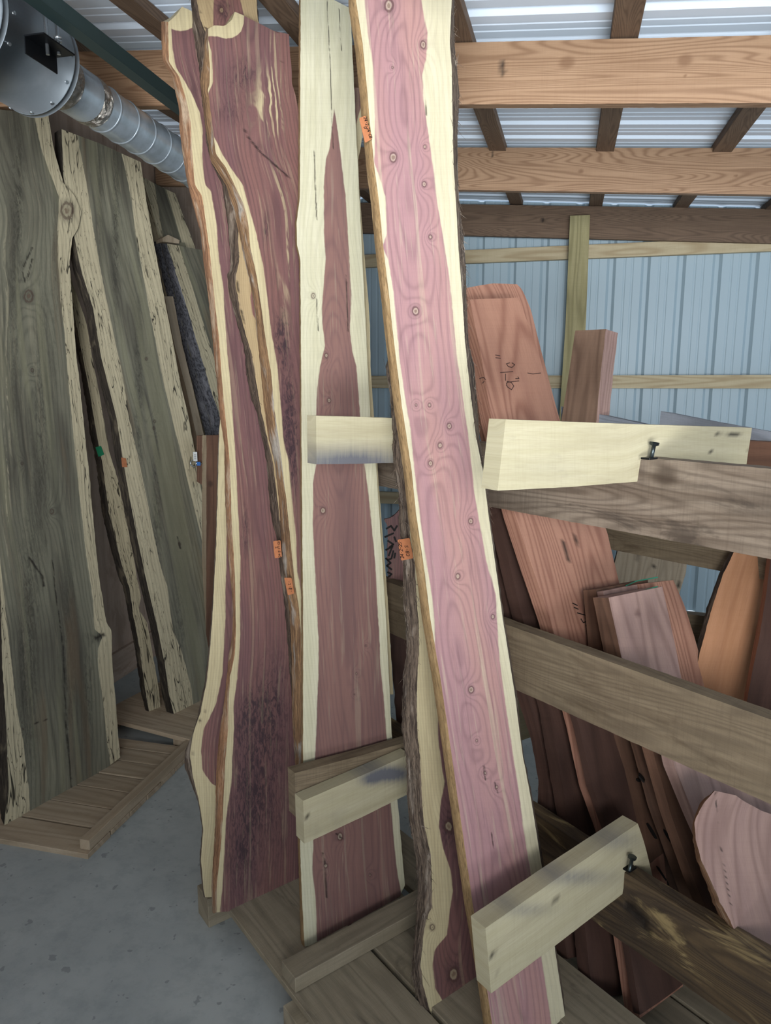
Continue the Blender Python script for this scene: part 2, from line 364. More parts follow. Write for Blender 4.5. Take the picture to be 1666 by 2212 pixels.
    V = np.concatenate([PF.reshape(-1, 3), PB.reshape(-1, 3)]); n0 = nvt*nut; jb = n0+np.arange(nvt*nb).reshape(nvt, nb); bl = jb[:, 0]; br = jb[:, -1]
    faces = np.stack([idx[:-1, :-1], idx[1:, :-1], idx[1:, 1:], idx[:-1, 1:]], -1).reshape(-1, 4).tolist()
    faces += np.stack([jb[:-1, :-1], jb[:-1, 1:], jb[1:, 1:], jb[1:, :-1]], -1).reshape(-1, 4).tolist()
    for a in range(nb-1):
        faces.append([int(jb[0, a])]+[int(q) for q in idx[0, js[a]:js[a+1]+1]]+[int(jb[0, a+1])])
        faces.append([int(jb[-1, a+1])]+[int(q) for q in idx[-1, js[a]:js[a+1]+1][::-1]]+[int(jb[-1, a])])
    if edgeL is None: faces += [[int(idx[i, 0]), int(bl[i]), int(bl[i+1]), int(idx[i+1, 0])] for i in range(nv)]
    if edgeR is None: faces += [[int(br[i]), int(idx[i, nu]), int(idx[i+1, nu]), int(br[i+1])] for i in range(nv)]
    def ext(A, dz=0.0): return np.concatenate([A.reshape(-1), A[:, js].reshape(-1)])
    gb = guv[:, js].copy(); gb[:, 0, 0] -= thick; gb[:, -1, 0] += thick; gb[..., 2] += .03
    at = dict(guv=np.concatenate([guv.reshape(-1, 3), gb.reshape(-1, 3)]), hm=ext(hm), ph=ext(ph), kn=ext(kn), ck=ext(ck), tn=ext(tn), pl=ext(pl))
    # orientation
    a, b, c, d = [V[i] for i in faces[0]]
    if np.cross(b-a, c-a)@N < 0: faces = [fc[::-1] for fc in faces]
    o = link(name, V, faces, mat, M, parent, at)
    if label or cat: tag(o, label, cat, group)
    if kind: o['kind'] = kind
    def edge(j, back, em, nm, sgn):
        front = PF[:, j]; K = max(2, nseg); out = nrm(np.cross(Yv, N))*sgn
        k = np.linspace(0, 1, K+1); vv = np.arange(nvt)/nvt*ln
        E = front[:, None]*(1-k)[None, :, None]+back[:, None]*k[None, :, None]
        wv = np.linalg.norm(back-front, axis=1).mean()
        if bump_edge:
            nz = fbm(k[None, :]*wv*120+seed*3, vv[:, None]*9+seed, 4)+.5*fbm(k[None, :]*wv*300+seed, vv[:, None]*45, 2)
            dirn = out+N*.5; E = E+(nz*np.sin(np.pi*np.clip(k, 0, 1))**.5*bump_edge+np.sin(np.pi*k)[None, :]*bump_edge*1.2)[..., None]*dirn
        I = np.arange(nvt*(K+1)).reshape(nvt, K+1)
        F = np.stack([I[:-1, :-1], I[:-1, 1:], I[1:, 1:], I[1:, :-1]], -1).reshape(-1, 4).tolist()
        p, q_, r_ = E.reshape(-1, 3)[F[0][0]], E.reshape(-1, 3)[F[0][1]], E.reshape(-1, 3)[F[0][2]]
        if np.cross(q_-p, r_-p)@out < 0: F = [x[::-1] for x in F]
        gg = np.stack([np.broadcast_to(k[None, :]*wv+seed, (nvt, K+1)), np.broadcast_to(vv[:, None]+seed, (nvt, K+1)), np.full((nvt, K+1), seed)], -1).reshape(-1, 3)
        z = np.zeros(len(gg)); return link(nm, E.reshape(-1, 3), F, em, M, o, dict(guv=gg, kn=z, ck=z, tn=z), smooth=bump_edge > .002)
    if edgeL is not None: edge(0, BL, edgeL, edgename[0], -1)
    if edgeR is not None: edge(nu, BR, edgeR, edgename[1], 1)
    INFO[o.name] = (M, P, N)
    return o
INFO = {}

def box3(name, o, ex, ey, ez, mat, M=None, parent=None, label=None, cat=None, group=None, kind=None, bev=.0015, seed=None, jitter=.0, split=1):
    """board given by a corner o and three edge vectors; ex is its length"""
    o = np.array(o, float); ex, ey, ez = map(lambda a: np.array(a, float), (ex, ey, ez)); seed = rng.rand()*40 if seed is None else seed
    lx, ly, lz = map(np.linalg.norm, (ex, ey, ez)); X, Y, Z = ex/lx, ey/ly, ez/lz
    if np.cross(X, Y)@Z < 0: o = o+ez; ez = -ez; Z = -Z
    b = min(bev, ly*.2, lz*.2); V = []; idx = {}; F = []
    cs = [(-1, -1, -1), (1, -1, -1), (1, 1, -1), (-1, 1, -1), (-1, -1, 1), (1, -1, 1), (1, 1, 1), (-1, 1, 1)]
    cen = o+(ex+ey+ez)/2; h = np.array([lx, ly, lz])/2
    J = {c: jitter*(rng.rand(3)-.5) for c in cs}
    for c in cs:
        for ax in range(3):
            p = np.array(c, float)*h; p = p-np.array([c[i]*b if i != ax else 0 for i in range(3)])
            p = p+J[c]; idx[(c, ax)] = len(V); V.append(cen+X*p[0]+Y*p[1]+Z*p[2])
    for ax in range(3):
        for s in (-1, 1):
            f = [c for c in cs if c[ax] == s]; a1, a2 = [(1, 2), (2, 0), (0, 1)][ax]
            f.sort(key=lambda c: math.atan2(c[a2], c[a1])); F.append([idx[(c, ax)] for c in (f if s > 0 else f[::-1])])
    for i in range(8):
        for j in range(i+1, 8):
            d = [k for k in range(3) if cs[i][k] != cs[j][k]]
            if len(d) == 1:
                a, b_ = [k for k in range(3) if k != d[0]]; q = [idx[(cs[i], a)], idx[(cs[j], a)], idx[(cs[j], b_)], idx[(cs[i], b_)]]
                F.append(q)
    for c in cs: F.append([idx[(c, k)] for k in range(3)])
    V = np.array(V)
    for n_, f in enumerate(F):
        m = V[f].mean(0)-cen
        if np.cross(V[f[1]]-V[f[0]], V[f[2]]-V[f[1]])@m < 0: F[n_] = f[::-1]
    P = V-cen; gg = np.stack([P@Y+seed*.37+P@Z*.6, P@X+seed*1.3, P@Z+seed], -1); z = np.zeros(len(V))
    Yo = nrm(Y-X*(Y@X)); Mx = frame(cen, X, Yo, np.cross(X, Yo))
    ob = link(name, V, F, mat, Mx if M is None else M, parent, dict(guv=gg, kn=z, ck=z, tn=z))
    if label or cat: tag(ob, label, cat, group)
    if kind: ob['kind'] = kind
    return ob
def empty(name, loc, label=None, cat=None, group=None, kind=None):
    e = bpy.data.objects.new(name, None); COL.objects.link(e); e.matrix_world = Matrix.Translation(Vector(loc)); e.empty_display_size = .1
    return tag(e, label, cat, group, kind)
def rbox(name, s, n, z, mat, **k):
    """box in the rack frame: (s0,s1),(n0,n1),(z0,z1); the longest side carries the grain"""
    o = W(s[0], n[0], z[0]); E = [TT*(s[1]-s[0]), NN*(n[1]-n[0]), ZZ*(z[1]-z[0])]; E.sort(key=lambda a: -np.linalg.norm(a))
    return box3(name, o, E[0], E[1], E[2], mat, **k)
def wbox(name, x, y, z, mat, **k):
    o = np.array([x[0], y[0], z[0]]); E = [np.array([x[1]-x[0], 0, 0]), np.array([0, y[1]-y[0], 0]), np.array([0, 0, z[1]-z[0]])]; E.sort(key=lambda a: -np.linalg.norm(a))
    return box3(name, o, E[0], E[1], E[2], mat, **k)
def tube(name, path, rad, mat, parent=None, seg=16, closed=False, caps=True, M=None):
    path = [np.array(p, float) for p in path]; n = len(path); rad = [rad]*n if np.isscalar(rad) else rad; V = []; F = []
    ref = nrm(np.cross(path[1]-path[0], (.3, .2, .93)))
    for i, p in enumerate(path):
        t = nrm(path[(i+1) % n]-path[i-1]) if closed or 0 < i < n-1 else nrm(path[1]-path[0] if i == 0 else path[-1]-path[-2])
        a = nrm(ref-t*(ref@t)); ref = a; b = np.cross(t, a)
        V += [p+(a*math.cos(k*2*math.pi/seg)+b*math.sin(k*2*math.pi/seg))*rad[i] for k in range(seg)]
    for i in range(n if closed else n-1):
        j = (i+1) % n; F += [[i*seg+k, j*seg+k, j*seg+(k+1) % seg, i*seg+(k+1) % seg][::-1] for k in range(seg)]
    if caps and not closed: F += [list(range(seg)), [(n-1)*seg+k for k in range(seg)][::-1]]
    ob = link(name, V, F, mat, M or Matrix.Translation(Vector(path[0])), parent)
    ob.data.polygons.foreach_set('use_smooth', [len(p.vertices) == 4 for p in ob.data.polygons]); return ob

# ================================================================ SETTING
link('floor', [(-2.36, -2.5, 0), (3.2, -2.5, 0), (3.2, 5.36, 0), (-2.36, 5.36, 0), (-2.36, -2.5, -.1), (3.2, -2.5, -.1), (3.2, 5.36, -.1), (-2.36, 5.36, -.1)],
     [[0, 1, 2, 3], [7, 6, 5, 4], [0, 4, 5, 1], [1, 5, 6, 2], [2, 6, 7, 3], [3, 7, 4, 0]], FLOOR)['kind'] = 'structure'

def rib_profile(a, b, pitch=.2235, major=.02, phase=0.0):
    """(coordinate, height) of a ribbed steel sheet with a major rib every 9 inches and two faint minor ribs"""
    out = []; k = math.floor((a-phase)/pitch)
    while phase+k*pitch < b:
        c = phase+k*pitch
        for dx, h in [(-.030, 0), (-.012, major), (.012, major), (.030, 0), (.078, 0), (.083, .0022), (.091, .0022), (.096, 0), (.128, 0), (.133, .0022), (.141, .0022), (.146, 0)]:
            x = c+dx
            if a < x < b: out.append((x, h))
        k += 1
    return [(a, 0)]+out+[(b, 0)]
# back wall: ribbed sheet panels (3 ft each), girts, stud
wall = empty('wall_back', (0, 5.36, 0), kind='structure')
x = -2.36
while x < 3.2:
    x1 = min(x+.894, 3.2); pr = rib_profile(x, x1, phase=.2515)
    V = []; F = []
    for (px, h) in pr: V += [(px, 5.36+h, 0), (px, 5.36+h, 2.815-.078*px)]
    for i in range(len(pr)-1): F.append([2*i, 2*i+2, 2*i+3, 2*i+1])
    F = [f[::-1] for f in F] if False else F
    link('wall_panel', V, F, STEEL_B, Matrix.Translation((x, 5.36, 0)), wall); x = x1
for z in (.70, 1.575, 2.445):
    wbox('girt', (-2.3, 3.1), (5.31, 5.352), (z, z+.089), GIRT, parent=wall)
slab('stud', (np.array([0, 5.20, 0]), np.array([0, -1.0, 0])), [(1232, 466), (1222, 700), (1205, 960), (1200, 1300)], [(1275, 464), (1266, 700), (1250, 960), (1240, 1300)], .038, TREAT, parent=wall, smooth=0, wob=0, res=.05)
# left wall: plywood sheets and a skirting board
wl = empty('wall_left', (-2.36, 2, 0), kind='structure')
ys = [-2.5, -1.28, -.06, 1.16, 2.38, 3.6, 4.82, 5.36]
for i in range(len(ys)-1): wbox('plywood_sheet', (-2.37, -2.352), (ys[i]+.002, ys[i+1]-.002), (0, 2.93), PLY, parent=wl)
wbox('skirting_board', (-2.352, -2.33), (-2.5, 5.3), (0, .16), PLY, parent=wl)
# roof: rafters, purlins, ribbed sheet
ceil = empty('ceiling', (0, 2.6, 2.85), kind='structure')
def roofz(x, y): return 2.691-.078*x+.0332*(y-2.62)
Y0, Y1 = -2.5, 5.42
pr = rib_profile(Y0, Y1, phase=.05); V = []; F = []
for (py, h) in pr:
    for X_ in (-2.45, 3.3): V.append((X_, py, roofz(X_, py)+.042+h))
for i in range(len(pr)-1): F.append([2*i, 2*i+1, 2*i+3, 2*i+2][::-1])
link('roof_sheet', V, F, STEEL_W, Matrix.Translation((0, 0, 2.8)), ceil)
for px in (-2.35, -1.88, -1.42, -.93, -.40, .125, .66, 1.2, 1.75, 2.3, 2.85):
    o = np.array([px-.04, Y0, roofz(px-.04, Y0)]); e = np.array([0, Y1-Y0, .0332*(Y1-Y0)])
    box3('purlin', o+np.array([0, 0, .003]), e, (.084, 0, -.078*.084), (0, 0, .038), PINE_D, parent=ceil)
for i, (Y, za, sl, hh, mt) in enumerate([(2.62, 2.689, .081, .19, PINE), (3.95, 2.755, .075, .205, PINE), (5.27, 2.777, .0705, .205, PINE_D), (1.3, 2.62, .078, .19, PINE), (-.1, 2.58, .078, .19, PINE), (-1.4, 2.55, .078, .19, PINE)]):
    z0 = za+sl*2.34; L_ = 5.5
    if Y > 2:
        k3 = lambda x_, y_: (lambda q: (q[0], q[2]))(hit(np.array(float(x_)), np.array(float(y_)), np.array([0, Y, 0]), np.array([0, -1., 0])))
        kn_ = {0: [k3(1225, 135)+(.022,), k3(1480, 130)+(.02,), k3(1480, 165)+(.006,)], 1: [k3(1255, 370)+(.012,), k3(1590, 380)+(.008,), k3(285, 160)+(.01,)], 2: [k3(1172, 475)+(.014,)]}[i]
        ck_ = {0: [([k3(1083, 136), k3(1086, 158)], .010)], 1: [([k3(1063, 326), k3(1064, 338)], .003)], 2: [([k3(1172, 472), k3(1174, 477)], .006)]}[i]
        slab('rafter', (np.array([0, Y, 0]), np.array([0, -1., 0])), [(-2.34, z0), (3.16, z0-sl*5.5)], [(-2.34, z0-hh), (3.16, z0-hh-sl*5.5)], .038, mt, axis='x', mode='loc', basis=(np.array([1., 0, 0]), ZZ), parent=ceil, smooth=0, wob=.8, res=.01, knots=kn_, cracks=ck_)
        continue
    box3('rafter', np.array([-2.34, Y, z0-hh]), (L_, 0, -sl*L_), (0, .038, 0), (0, 0, hh), mt, parent=ceil, bev=.003)

# ================================================================ RACK
rack = empty('lumber_rack', W(0, 0, 0), 'long weathered oak timber rack with three rails standing on the concrete floor', 'rack')
def rail(z0, z1, mat, n0=0.0, s0=-1.36, s1=1.75, wav=0.0, **k):
    xs = np.linspace(s0, s1, 22)
    top = [(float(x), z1+(wav*.5*math.sin(x*7) if wav else 0)) for x in xs]; bt = [(float(x), z0+wav*fbm(np.array([x*6.]), np.array([2.]), 2)[0]) for x in xs]
    return slab('rail', (W(0, n0, 0), -NN), top, bt, .042, mat, axis='x', mode='loc', basis=(TT, ZZ), parent=rack, smooth=20, wob=1.2, res=.012, **k)
rail(1.275, 1.445, OAKR, knots=[(-.02, 1.36, .03), (.62, 1.41, .025)], tone=[(.1, 1.3, .2, .04, .6), (.9, 1.38, .12, .03, .6)])
rail(.79, .962, OAKR2, knots=[(.045, .87, .045)], tone=[(.09, .85, .03, .05, .9)], cracks=[([(-.02, .92), (.05, .91), (.1, .87), (.115, .83), (.08, .80)], .004)])
rail(.28, .462, OAKM, wav=.012, knots=[(.62, .37, .03)], cracks=[([(.60, .385), (.63, .37), (.655, .35)], .014)])
for s, z in ((-1.3, 1.5), (1.6, 1.7)):
    rbox('post', (s-.045, s+.045), (.045, .085), (0, z), WALN if s < 0 else OAKR, parent=rack)
    rbox('foot', (s-.05, s+.05), (-.5, .7), (0.0, .09), OAKR, parent=rack) if s > 0 else None

def arm(P, top, bot, label, mat=ARM, thick=.042, N=TT, **k):
    return slab('rack_arm', (P, N), top, bot, thick, mat, label, 'board', axis='x', smooth=0, wob=.5, res=.012, edgeL=None, **k)
arm2 = arm(W(.569, 0, 0), [(1093, 906), (1360, 916), (1625, 924)], [(1075, 1060), (1230, 1052), (1382, 1040), (1383.5, 993), (1393, 992), (1613, 1003)],
    'brightly lit pale sawn board notched over the top rail, right of the tall pink slab', cracks=[([(1480, 942), (1560, 937), (1623, 941)], .6), ([(1530, 976), (1620, 972)], .6), ([(1085, 940), (1120, 942)], .6), ([(1080, 990), (1105, 989)], .6)], tone=[(1180, 1015, 70, 22, .12)])
arm1 = arm(W(.0, 0, 0), [(683, 898), (762, 900), (870, 904)], [(684, 1003), (762, 1002), (870, 999)],
    'short pale board crossing the white-edged slab, blue-grey stained along its lower half', tone=[(760, 1000, 130, 32, 1.3)])
arm4 = arm(W(.584, 0, 0), [(1049, 2005), (1210, 1893), (1378, 1779)], [(1061, 2146), (1210, 2035), (1352, 1926), (1353.5, 1878), (1362, 1882), (1412, 1902)],
    'pale notched board crossing in front of the tall pink slab near the floor', tone=[(1230, 1895, 90, 16, .7), (1130, 1965, 60, 14, .5), (1330, 1815, 50, 20, .6)], cracks=[([(1143, 1976), (1150, 1973)], 2.2), ([(1158, 1966), (1168, 1962)], 2.6), ([(1185, 1950), (1203, 1941)], 2.2), ([(1062, 2020), (1080, 2010)], .6), ([(1053, 2070), (1082, 2053)], .7), ([(1055, 2118), (1080, 2098)], .7)])
arm3 = arm(W(.0, 0, 0), [(655, 1730), (780, 1676), (885, 1629)], [(658, 1823), (780, 1766), (885, 1714)],
    'pale board with a black stain at its far end, above the pallet', tone=[(842, 1672, 48, 16, 1.6), (800, 1685, 20, 10, 1.0)], cracks=[([(657, 1762), (685, 1768)], .6), ([(657, 1790), (672, 1797)], .6)])
arm3b = arm(W(-.045, 0, 0), [(637, 1670), (780, 1632), (885, 1601)], [(640, 1766), (780, 1720), (885, 1680)],
    'grey-brown board right behind the black-stained board, its upper edge showing', mat=OAKR2, thick=.038)
def bolt(loc, parent, up=nrm((.15, .1, 1))):
    b = tube('bolt', [np.array(loc), np.array(loc)+up*.028], .0045, BOLT, parent, 10)
    tube('bolt_head', [np.array(loc)+up*.028, np.array(loc)+up*.030, np.array(loc)+up*.036], [.0055, .010, .0105], BOLT, b, 6)
bolt(hit(np.array(1407), np.array(991), W(.585, 0, 0), TT), arm2); bolt(hit(np.array(1360), np.array(1880), W(.60, 0, 0), TT), arm4)
for (x_, y_, nm) in ((1400, 992, arm2), (1357, 1877, arm4)):
    p = hit(np.array(x_), np.array(y_), W(.59, 0, 0), TT); box3('washer_plate', p-TT*.01-NN*.012, NN*.03, TT*.022, ZZ*.004, BLACKM, parent=nm)

# ================================================================ PALLET UNDER THE CEDAR
pal = empty('slab_pallet', W(0, -.3, 0), 'rough oak pallet on the floor carrying the cedar slabs', 'pallet')
for s in (-.41, .13, .66): rbox('stringer', (s-.035, s+.045), (-.66, -.02), (0, .095), PALL, parent=pal)
for n0, n1 in ((-.635, -.40), (-.385, -.20), (-.165, -.01)): rbox('deck_board', (-.45, .85), (n0, n1), (.097, .118), PALL, parent=pal, jitter=.004)
for n0, n1 in ((.055, .20), (.215, .38), (.395, .56)): rbox('floor_board', (-.1, 1.15), (n0, n1), (.001, .022), PALL, parent=pal, jitter=.003)
rbox('cleat', (.035, .105), (-.63, .25), (.1185, .160), PALL, label='square wooden strip lying across the pallet in front of the white-edged slab', cat='board')

# ================================================================ CEDAR SLABS
A0 = slab('cedar_slab', card(-.335, .17), [(474, 760), (476, 900), (474, 939), (470, 1072), (467, 1180), (466, 1200), (461, 1301), (454, 1402), (447, 1469), (434, 1536), (417, 1587), (410, 1630), (417, 1677), (430, 1731), (439, 1788), (434, 1855), (440, 1923), (443, 1938)],
    [(500, 760), (505, 1000), (512, 1200), (512, 1400), (506, 1500), (500, 1640), (480, 1800), (458, 1938)], .032, CEDAR_D,
    'pale wavy-edged cedar slab with a purple bulge, furthest left and mostly behind its neighbour', 'wood slab', HL=[(489, 800), (489, 1200), (487, 1334), (481, 1452), (467, 1519), (440, 1576), (434, 1620), (437, 1664), (460, 1697), (520, 1712), (900, 1725), (1200, 1940)],
    edgeL=BARKG, outL=[(474, 760), (476, 900), (472, 939), (468, 1072), (465, 1180), (459, 1301), (451, 1402), (443, 1469), (428, 1545), (418, 1580), (400, 1620), (398, 1654), (417, 1704), (428, 1731), (437, 1788), (431, 1855), (437, 1923), (440, 1938)], edgename=('bark', 'bark'), res=.005, cracks=[([(447, 1530), (430, 1560)], .7), ([(415, 1640), (418, 1600)], 1.0)])

A1 = slab('cedar_slab', card(-.262, .165), [(363, 44), (364, 90), (365, 134), (387, 165), (403, 217), (412, 262), (415, 325), (421, 400), (437, 423), (446, 490), (454, 547), (464, 649), (474, 739), (482, 852), (487, 900), (490, 928), (497, 1000), (500, 1108), (508, 1252), (510, 1368), (507, 1418), (497, 1462), (494, 1519), (493, 1570), (487, 1637), (484, 1704), (481, 1771), (476, 1839), (469, 1906), (468, 1971)],
    [(414, 22), (440, 200), (498, 400), (520, 600), (560, 800), (590, 1000), (612, 1200), (630, 1324), (634, 1500), (642, 1650), (648, 1800), (652, 1918)], .045, CEDAR_D,
    'leftmost tall purple cedar slab with broken top and thick brown live edge', 'wood slab', group=None,
    top=[(0, 48), (.18, 40), (.42, 28), (.6, 14), (.85, 20), (1, 24)], bot=[(0, 1971), (.3, 1966), (1, 1917)],
    HL=[(370, 68), (372, 100), (380, 145), (398, 174), (416, 208), (432, 244), (438, 280), (436, 335), (443, 400), (455, 411), (466, 479), (472, 547), (482, 626), (487, 716), (495, 807), (502, 900), (509, 1000), (514, 1108), (519, 1200), (519, 1368), (513, 1462), (504, 1519), (506, 1570), (501, 1637), (497, 1704), (487, 1771), (484, 1839), (481, 1906), (475, 1968)],
    sapfn=lambda X, Y: (Y-66+(X-390)**2*.01), edgeL=RAWEDGE,
    outL=[(348, 46), (350, 130), (372, 165), (387, 235), (388, 279), (393, 319), (403, 387), (420, 454), (434, 504), (440, 571), (450, 639), (460, 740), (471, 852), (475, 900), (485, 964), (486, 1072), (494, 1216), (504, 1306), (503, 1368), (494, 1418), (490, 1462), (484, 1519), (476, 1570), (469, 1637), (466, 1704), (465, 1771), (462, 1839), (457, 1906), (459, 1960)],
    tone=[(545, 1560, 30, 60, 1.3), (540, 1700, 40, 120, 1.0), (520, 1850, 40, 100, .7), (590, 1500, 40, 100, .6), (530, 1150, 8, 60, .7), (600, 1700, 30, 200, .5), (420, 200, 12, 100, .4)],
    fig=[(540, 1640, 45, 200, 1.0), (530, 1800, 50, 150, 1.1)], cracks=[([(425, 560), (427, 561)], .5)], res=.0045, ringw=.007, bump_edge=.004, nseg=7)

E_ = slab('cedar_slab', card(-.195, .17), [(425, -60), (425, 0), (434, 45), (445, 72), (455, 145), (462, 240), (475, 330), (505, 400), (514, 479), (516, 536), (516, 570), (509, 594), (509, 615), (520, 683), (529, 716), (543, 762), (552, 818), (565, 890), (590, 1000), (605, 1126), (620, 1252), (640, 1400), (652, 1700)],
    [(549, -60), (554, 0), (557, 43), (600, 140), (646, 240), (655, 600), (660, 900), (668, 1300), (672, 1700)], .05, CEDAR_E,
    'bark-edged purple cedar slab rising highest between the two purple slabs, mostly hidden', 'wood slab',
    HL=[(460, -60), (460, 0), (461, 54), (480, 200), (530, 400), (556, 560), (546, 610), (541, 645), (546, 680), (575, 716), (600, 900), (640, 1200), (660, 1700)], HR=[(519, -60), (519, 0), (528, 33), (560, 140), (600, 240), (630, 400), (640, 900), (650, 1700)],
    edgeL=BARKD, outL=[(412, -60), (413, 0), (416, 63), (423, 108), (430, 145), (434, 199), (440, 240), (446, 307), (455, 350), (480, 400), (491, 479), (497, 547), (498, 586), (491, 592), (493, 626), (511, 694), (527, 750), (532, 807), (543, 863), (556, 892), (566, 946), (576, 1000), (580, 1054), (587, 1126), (598, 1162), (603, 1216), (614, 1300), (630, 1500), (640, 1700)],
    edgeR=BARKG, edgename=('bark', 'bark'), cracks=[([(432, 24), (433, 28)], 2.0), ([(443, 50), (446, 90)], 1.0), ([(512, 600), (518, 660), (530, 700)], 1.2), ([(540, 760), (552, 812)], 1.2)], knots=[(478, 22, 7)], tone=[(485, 25, 18, 30, .8)], res=.005, bump_edge=.006, nseg=12, smooth=5, wob=1.4)

def b_sap(X, Y):
    b = np.interp(X, [440, 451, 470, 490, 505, 520, 527, 529.5, 530, 700], [80, 78, 78, 84, 80, 70, 50, 33, -50, -200]); return Y-b
B_ = slab('cedar_slab', card(-.125, .18), [(450, 62), (450, 90), (451, 112), (454, 145), (453, 181), (449, 195), (452, 213), (458, 262), (462, 298), (467, 334), (488, 362), (507, 400), (527, 441), (536, 479), (541, 536), (554, 592), (561, 637), (568, 689), (575, 739), (586, 807), (593, 886), (602, 946), (609, 1000), (620, 1090), (629, 1180), (636, 1252), (645, 1306), (650, 1360), (654, 1500), (656, 1700)],
    [(624, 73), (626, 108), (630, 145), (631, 181), (639, 208), (646, 244), (656, 400), (664, 900), (674, 1300), (682, 1700)], .045, CEDAR_D,
    'wide-topped purple cedar slab with swirling pale figure and a cream notch at its top left', 'wood slab',
    top=[(0, 62), (.085, 54), (.17, 57), (.255, 52), (.3, 42), (.325, 25), (.44, 33), (.62, 49), (.82, 67), (1, 74)], bot=[(0, 1700), (1, 1690)],
    HL=[(449, 85), (457, 112), (460, 154), (460, 181), (450, 199), (440, 230), (440, 270), (460, 292), (481, 334), (505, 371), (525, 400), (543, 468), (554, 508), (568, 570), (577, 637), (586, 716), (600, 796), (609, 900), (612, 946), (623, 1000), (630, 1072), (638, 1144), (641, 1234), (660, 1330), (690, 1700)], sapfn=b_sap,
    edgeL=RAWMIX, outL=[(448, 66), (441, 100), (441, 112), (434, 163), (432, 181), (438, 217), (441, 253), (450, 307), (455, 347), (470, 371), (489, 400), (505, 456), (516, 502), (527, 558), (541, 615), (550, 671), (557, 739), (563, 796), (570, 875), (580, 946), (594, 1000), (602, 1072), (609, 1180), (616, 1252), (626, 1324), (630, 1416), (631, 1524), (634, 1600), (642, 1700)],
    edgeR=BARKD, edgename=('live_edge', 'bark'),
    tone=[(535, 150, 25, 30, .5), (500, 240, 40, 30, .5), (515, 170, 30, 40, .5), (610, 730, 16, 60, 1.3), (625, 900, 16, 100, 1.2), (575, 490, 6, 30, 1.0), (635, 1000, 12, 80, .8)],
    pale=[(585, 190, 22, 40, .9), (570, 240, 22, 40, .9), (598, 260, 14, 40, .8), (592, 110, 8, 50, .6), (605, 450, 12, 80, .7), (618, 560, 14, 90, .8), (590, 400, 10, 40, .5)],
    fig=[(575, 200, 45, 90, 1.3), (500, 230, 45, 60, .8), (600, 330, 40, 60, .6)],
    cracks=[([(526, 275), (536, 295), (560, 325), (590, 352), (625, 383)], 1.7), ([(598, 68), (602, 72)], 1.8), ([(607, 130), (614, 138)], 1.2)], res=.004, ringw=.009, bump_edge=.004, nseg=8)

F_ = slab('cedar_slab', card(-.06, .2), [(700, 186), (700, 400), (720, 1000), (750, 1500)], [(781, 190), (783, 232), (780, 270), (784, 292), (774, 345), (776, 400), (788, 560), (796, 650), (799, 700), (801, 800), (815, 1000), (838, 1300), (850, 1500)], .028, CEDAR_D,
    'cedar slab almost hidden behind the white-edged one, only its right edge showing', 'wood slab', HR=[(780, 190), (781, 230), (772, 260), (760, 300), (760, 1500)], edgeR=BARKG, edgename=('bark', 'bark'), res=.012, tone=[(775, 205, 20, 25, .6)])

C_ = slab('cedar_slab', card(-.01, .2), [(650, -4), (649, 200), (648, 430), (641, 480), (642, 530), (649, 560), (650, 700), (652, 1000), (655, 1350), (655, 1640), (648, 1800), (651, 1900), (658, 2044)],
    [(757, 14), (768, 250), (775, 400), (783, 560), (792, 740), (800, 900), (812, 1000), (822, 1150), (835, 1350), (845, 1560), (850, 1640), (862, 1760), (870, 1860), (876, 1925)], .032, CEDAR_W,
    'tall pale cedar slab with broad white sapwood and a dusky red centre, standing behind the two short arms', 'wood slab',
    top=[(0, -6), (.6, -4), (1, 18)], bot=[(0, 2045), (.30, 2030), (.84, 1985), (.95, 1932), (1, 1912)],
    HL=[(722, 230), (712, 320), (704, 345), (699, 400), (700, 500), (703, 560), (695, 660), (695, 694), (701, 748), (690, 791), (684, 856), (683, 1004), (677, 1036), (675, 1126), (681, 1252), (688, 1378), (688, 1452), (684, 1560), (681, 1632), (677, 1794), (675, 1884), (681, 1938), (684, 2040)],
    HR=[(722, 230), (730, 280), (738, 350), (747, 420), (755, 540), (760, 648), (757, 712), (762, 759), (771, 791), (776, 874), (789, 1004), (800, 1090), (810, 1216), (818, 1342), (822, 1430), (834, 1560), (845, 1733), (857, 1866), (866, 1920), (880, 2060)],
    edgeL=SAWN, outL=[(646, -4), (645, 200), (644, 430), (637, 480), (638, 530), (646, 560), (647, 700), (649, 1000), (651, 1350), (651, 1640), (643, 1800), (646, 1900), (650, 2044)], edgeR=RAWMIX, edgename=('sawn_edge', 'live_edge'), knots=[(677, 639, 5), (705, 768, 5), (711, 865, 5), (698, 1103, 7), (735, 1807, 8), (704, 1870, 5), (790, 1395, 2.5), (770, 1455, 2.5), (766, 1500, 2), (800, 1890, 3)],
    cracks=[([(707, 0), (713, 120), (720, 320)], .8), ([(733, 20), (738, 110)], .6), ([(679, 325), (682, 420), (685, 475)], 1.1), ([(749, 594), (752, 716)], 1.2), ([(684, 645), (688, 715)], .9), ([(708, 775), (711, 860)], .7), ([(698, 1842), (704, 1870), (706, 1938)], 1.3), ([(727, 1800), (740, 1812)], 1.5)], res=.004, ringw=.008, pith=(.01, .045))

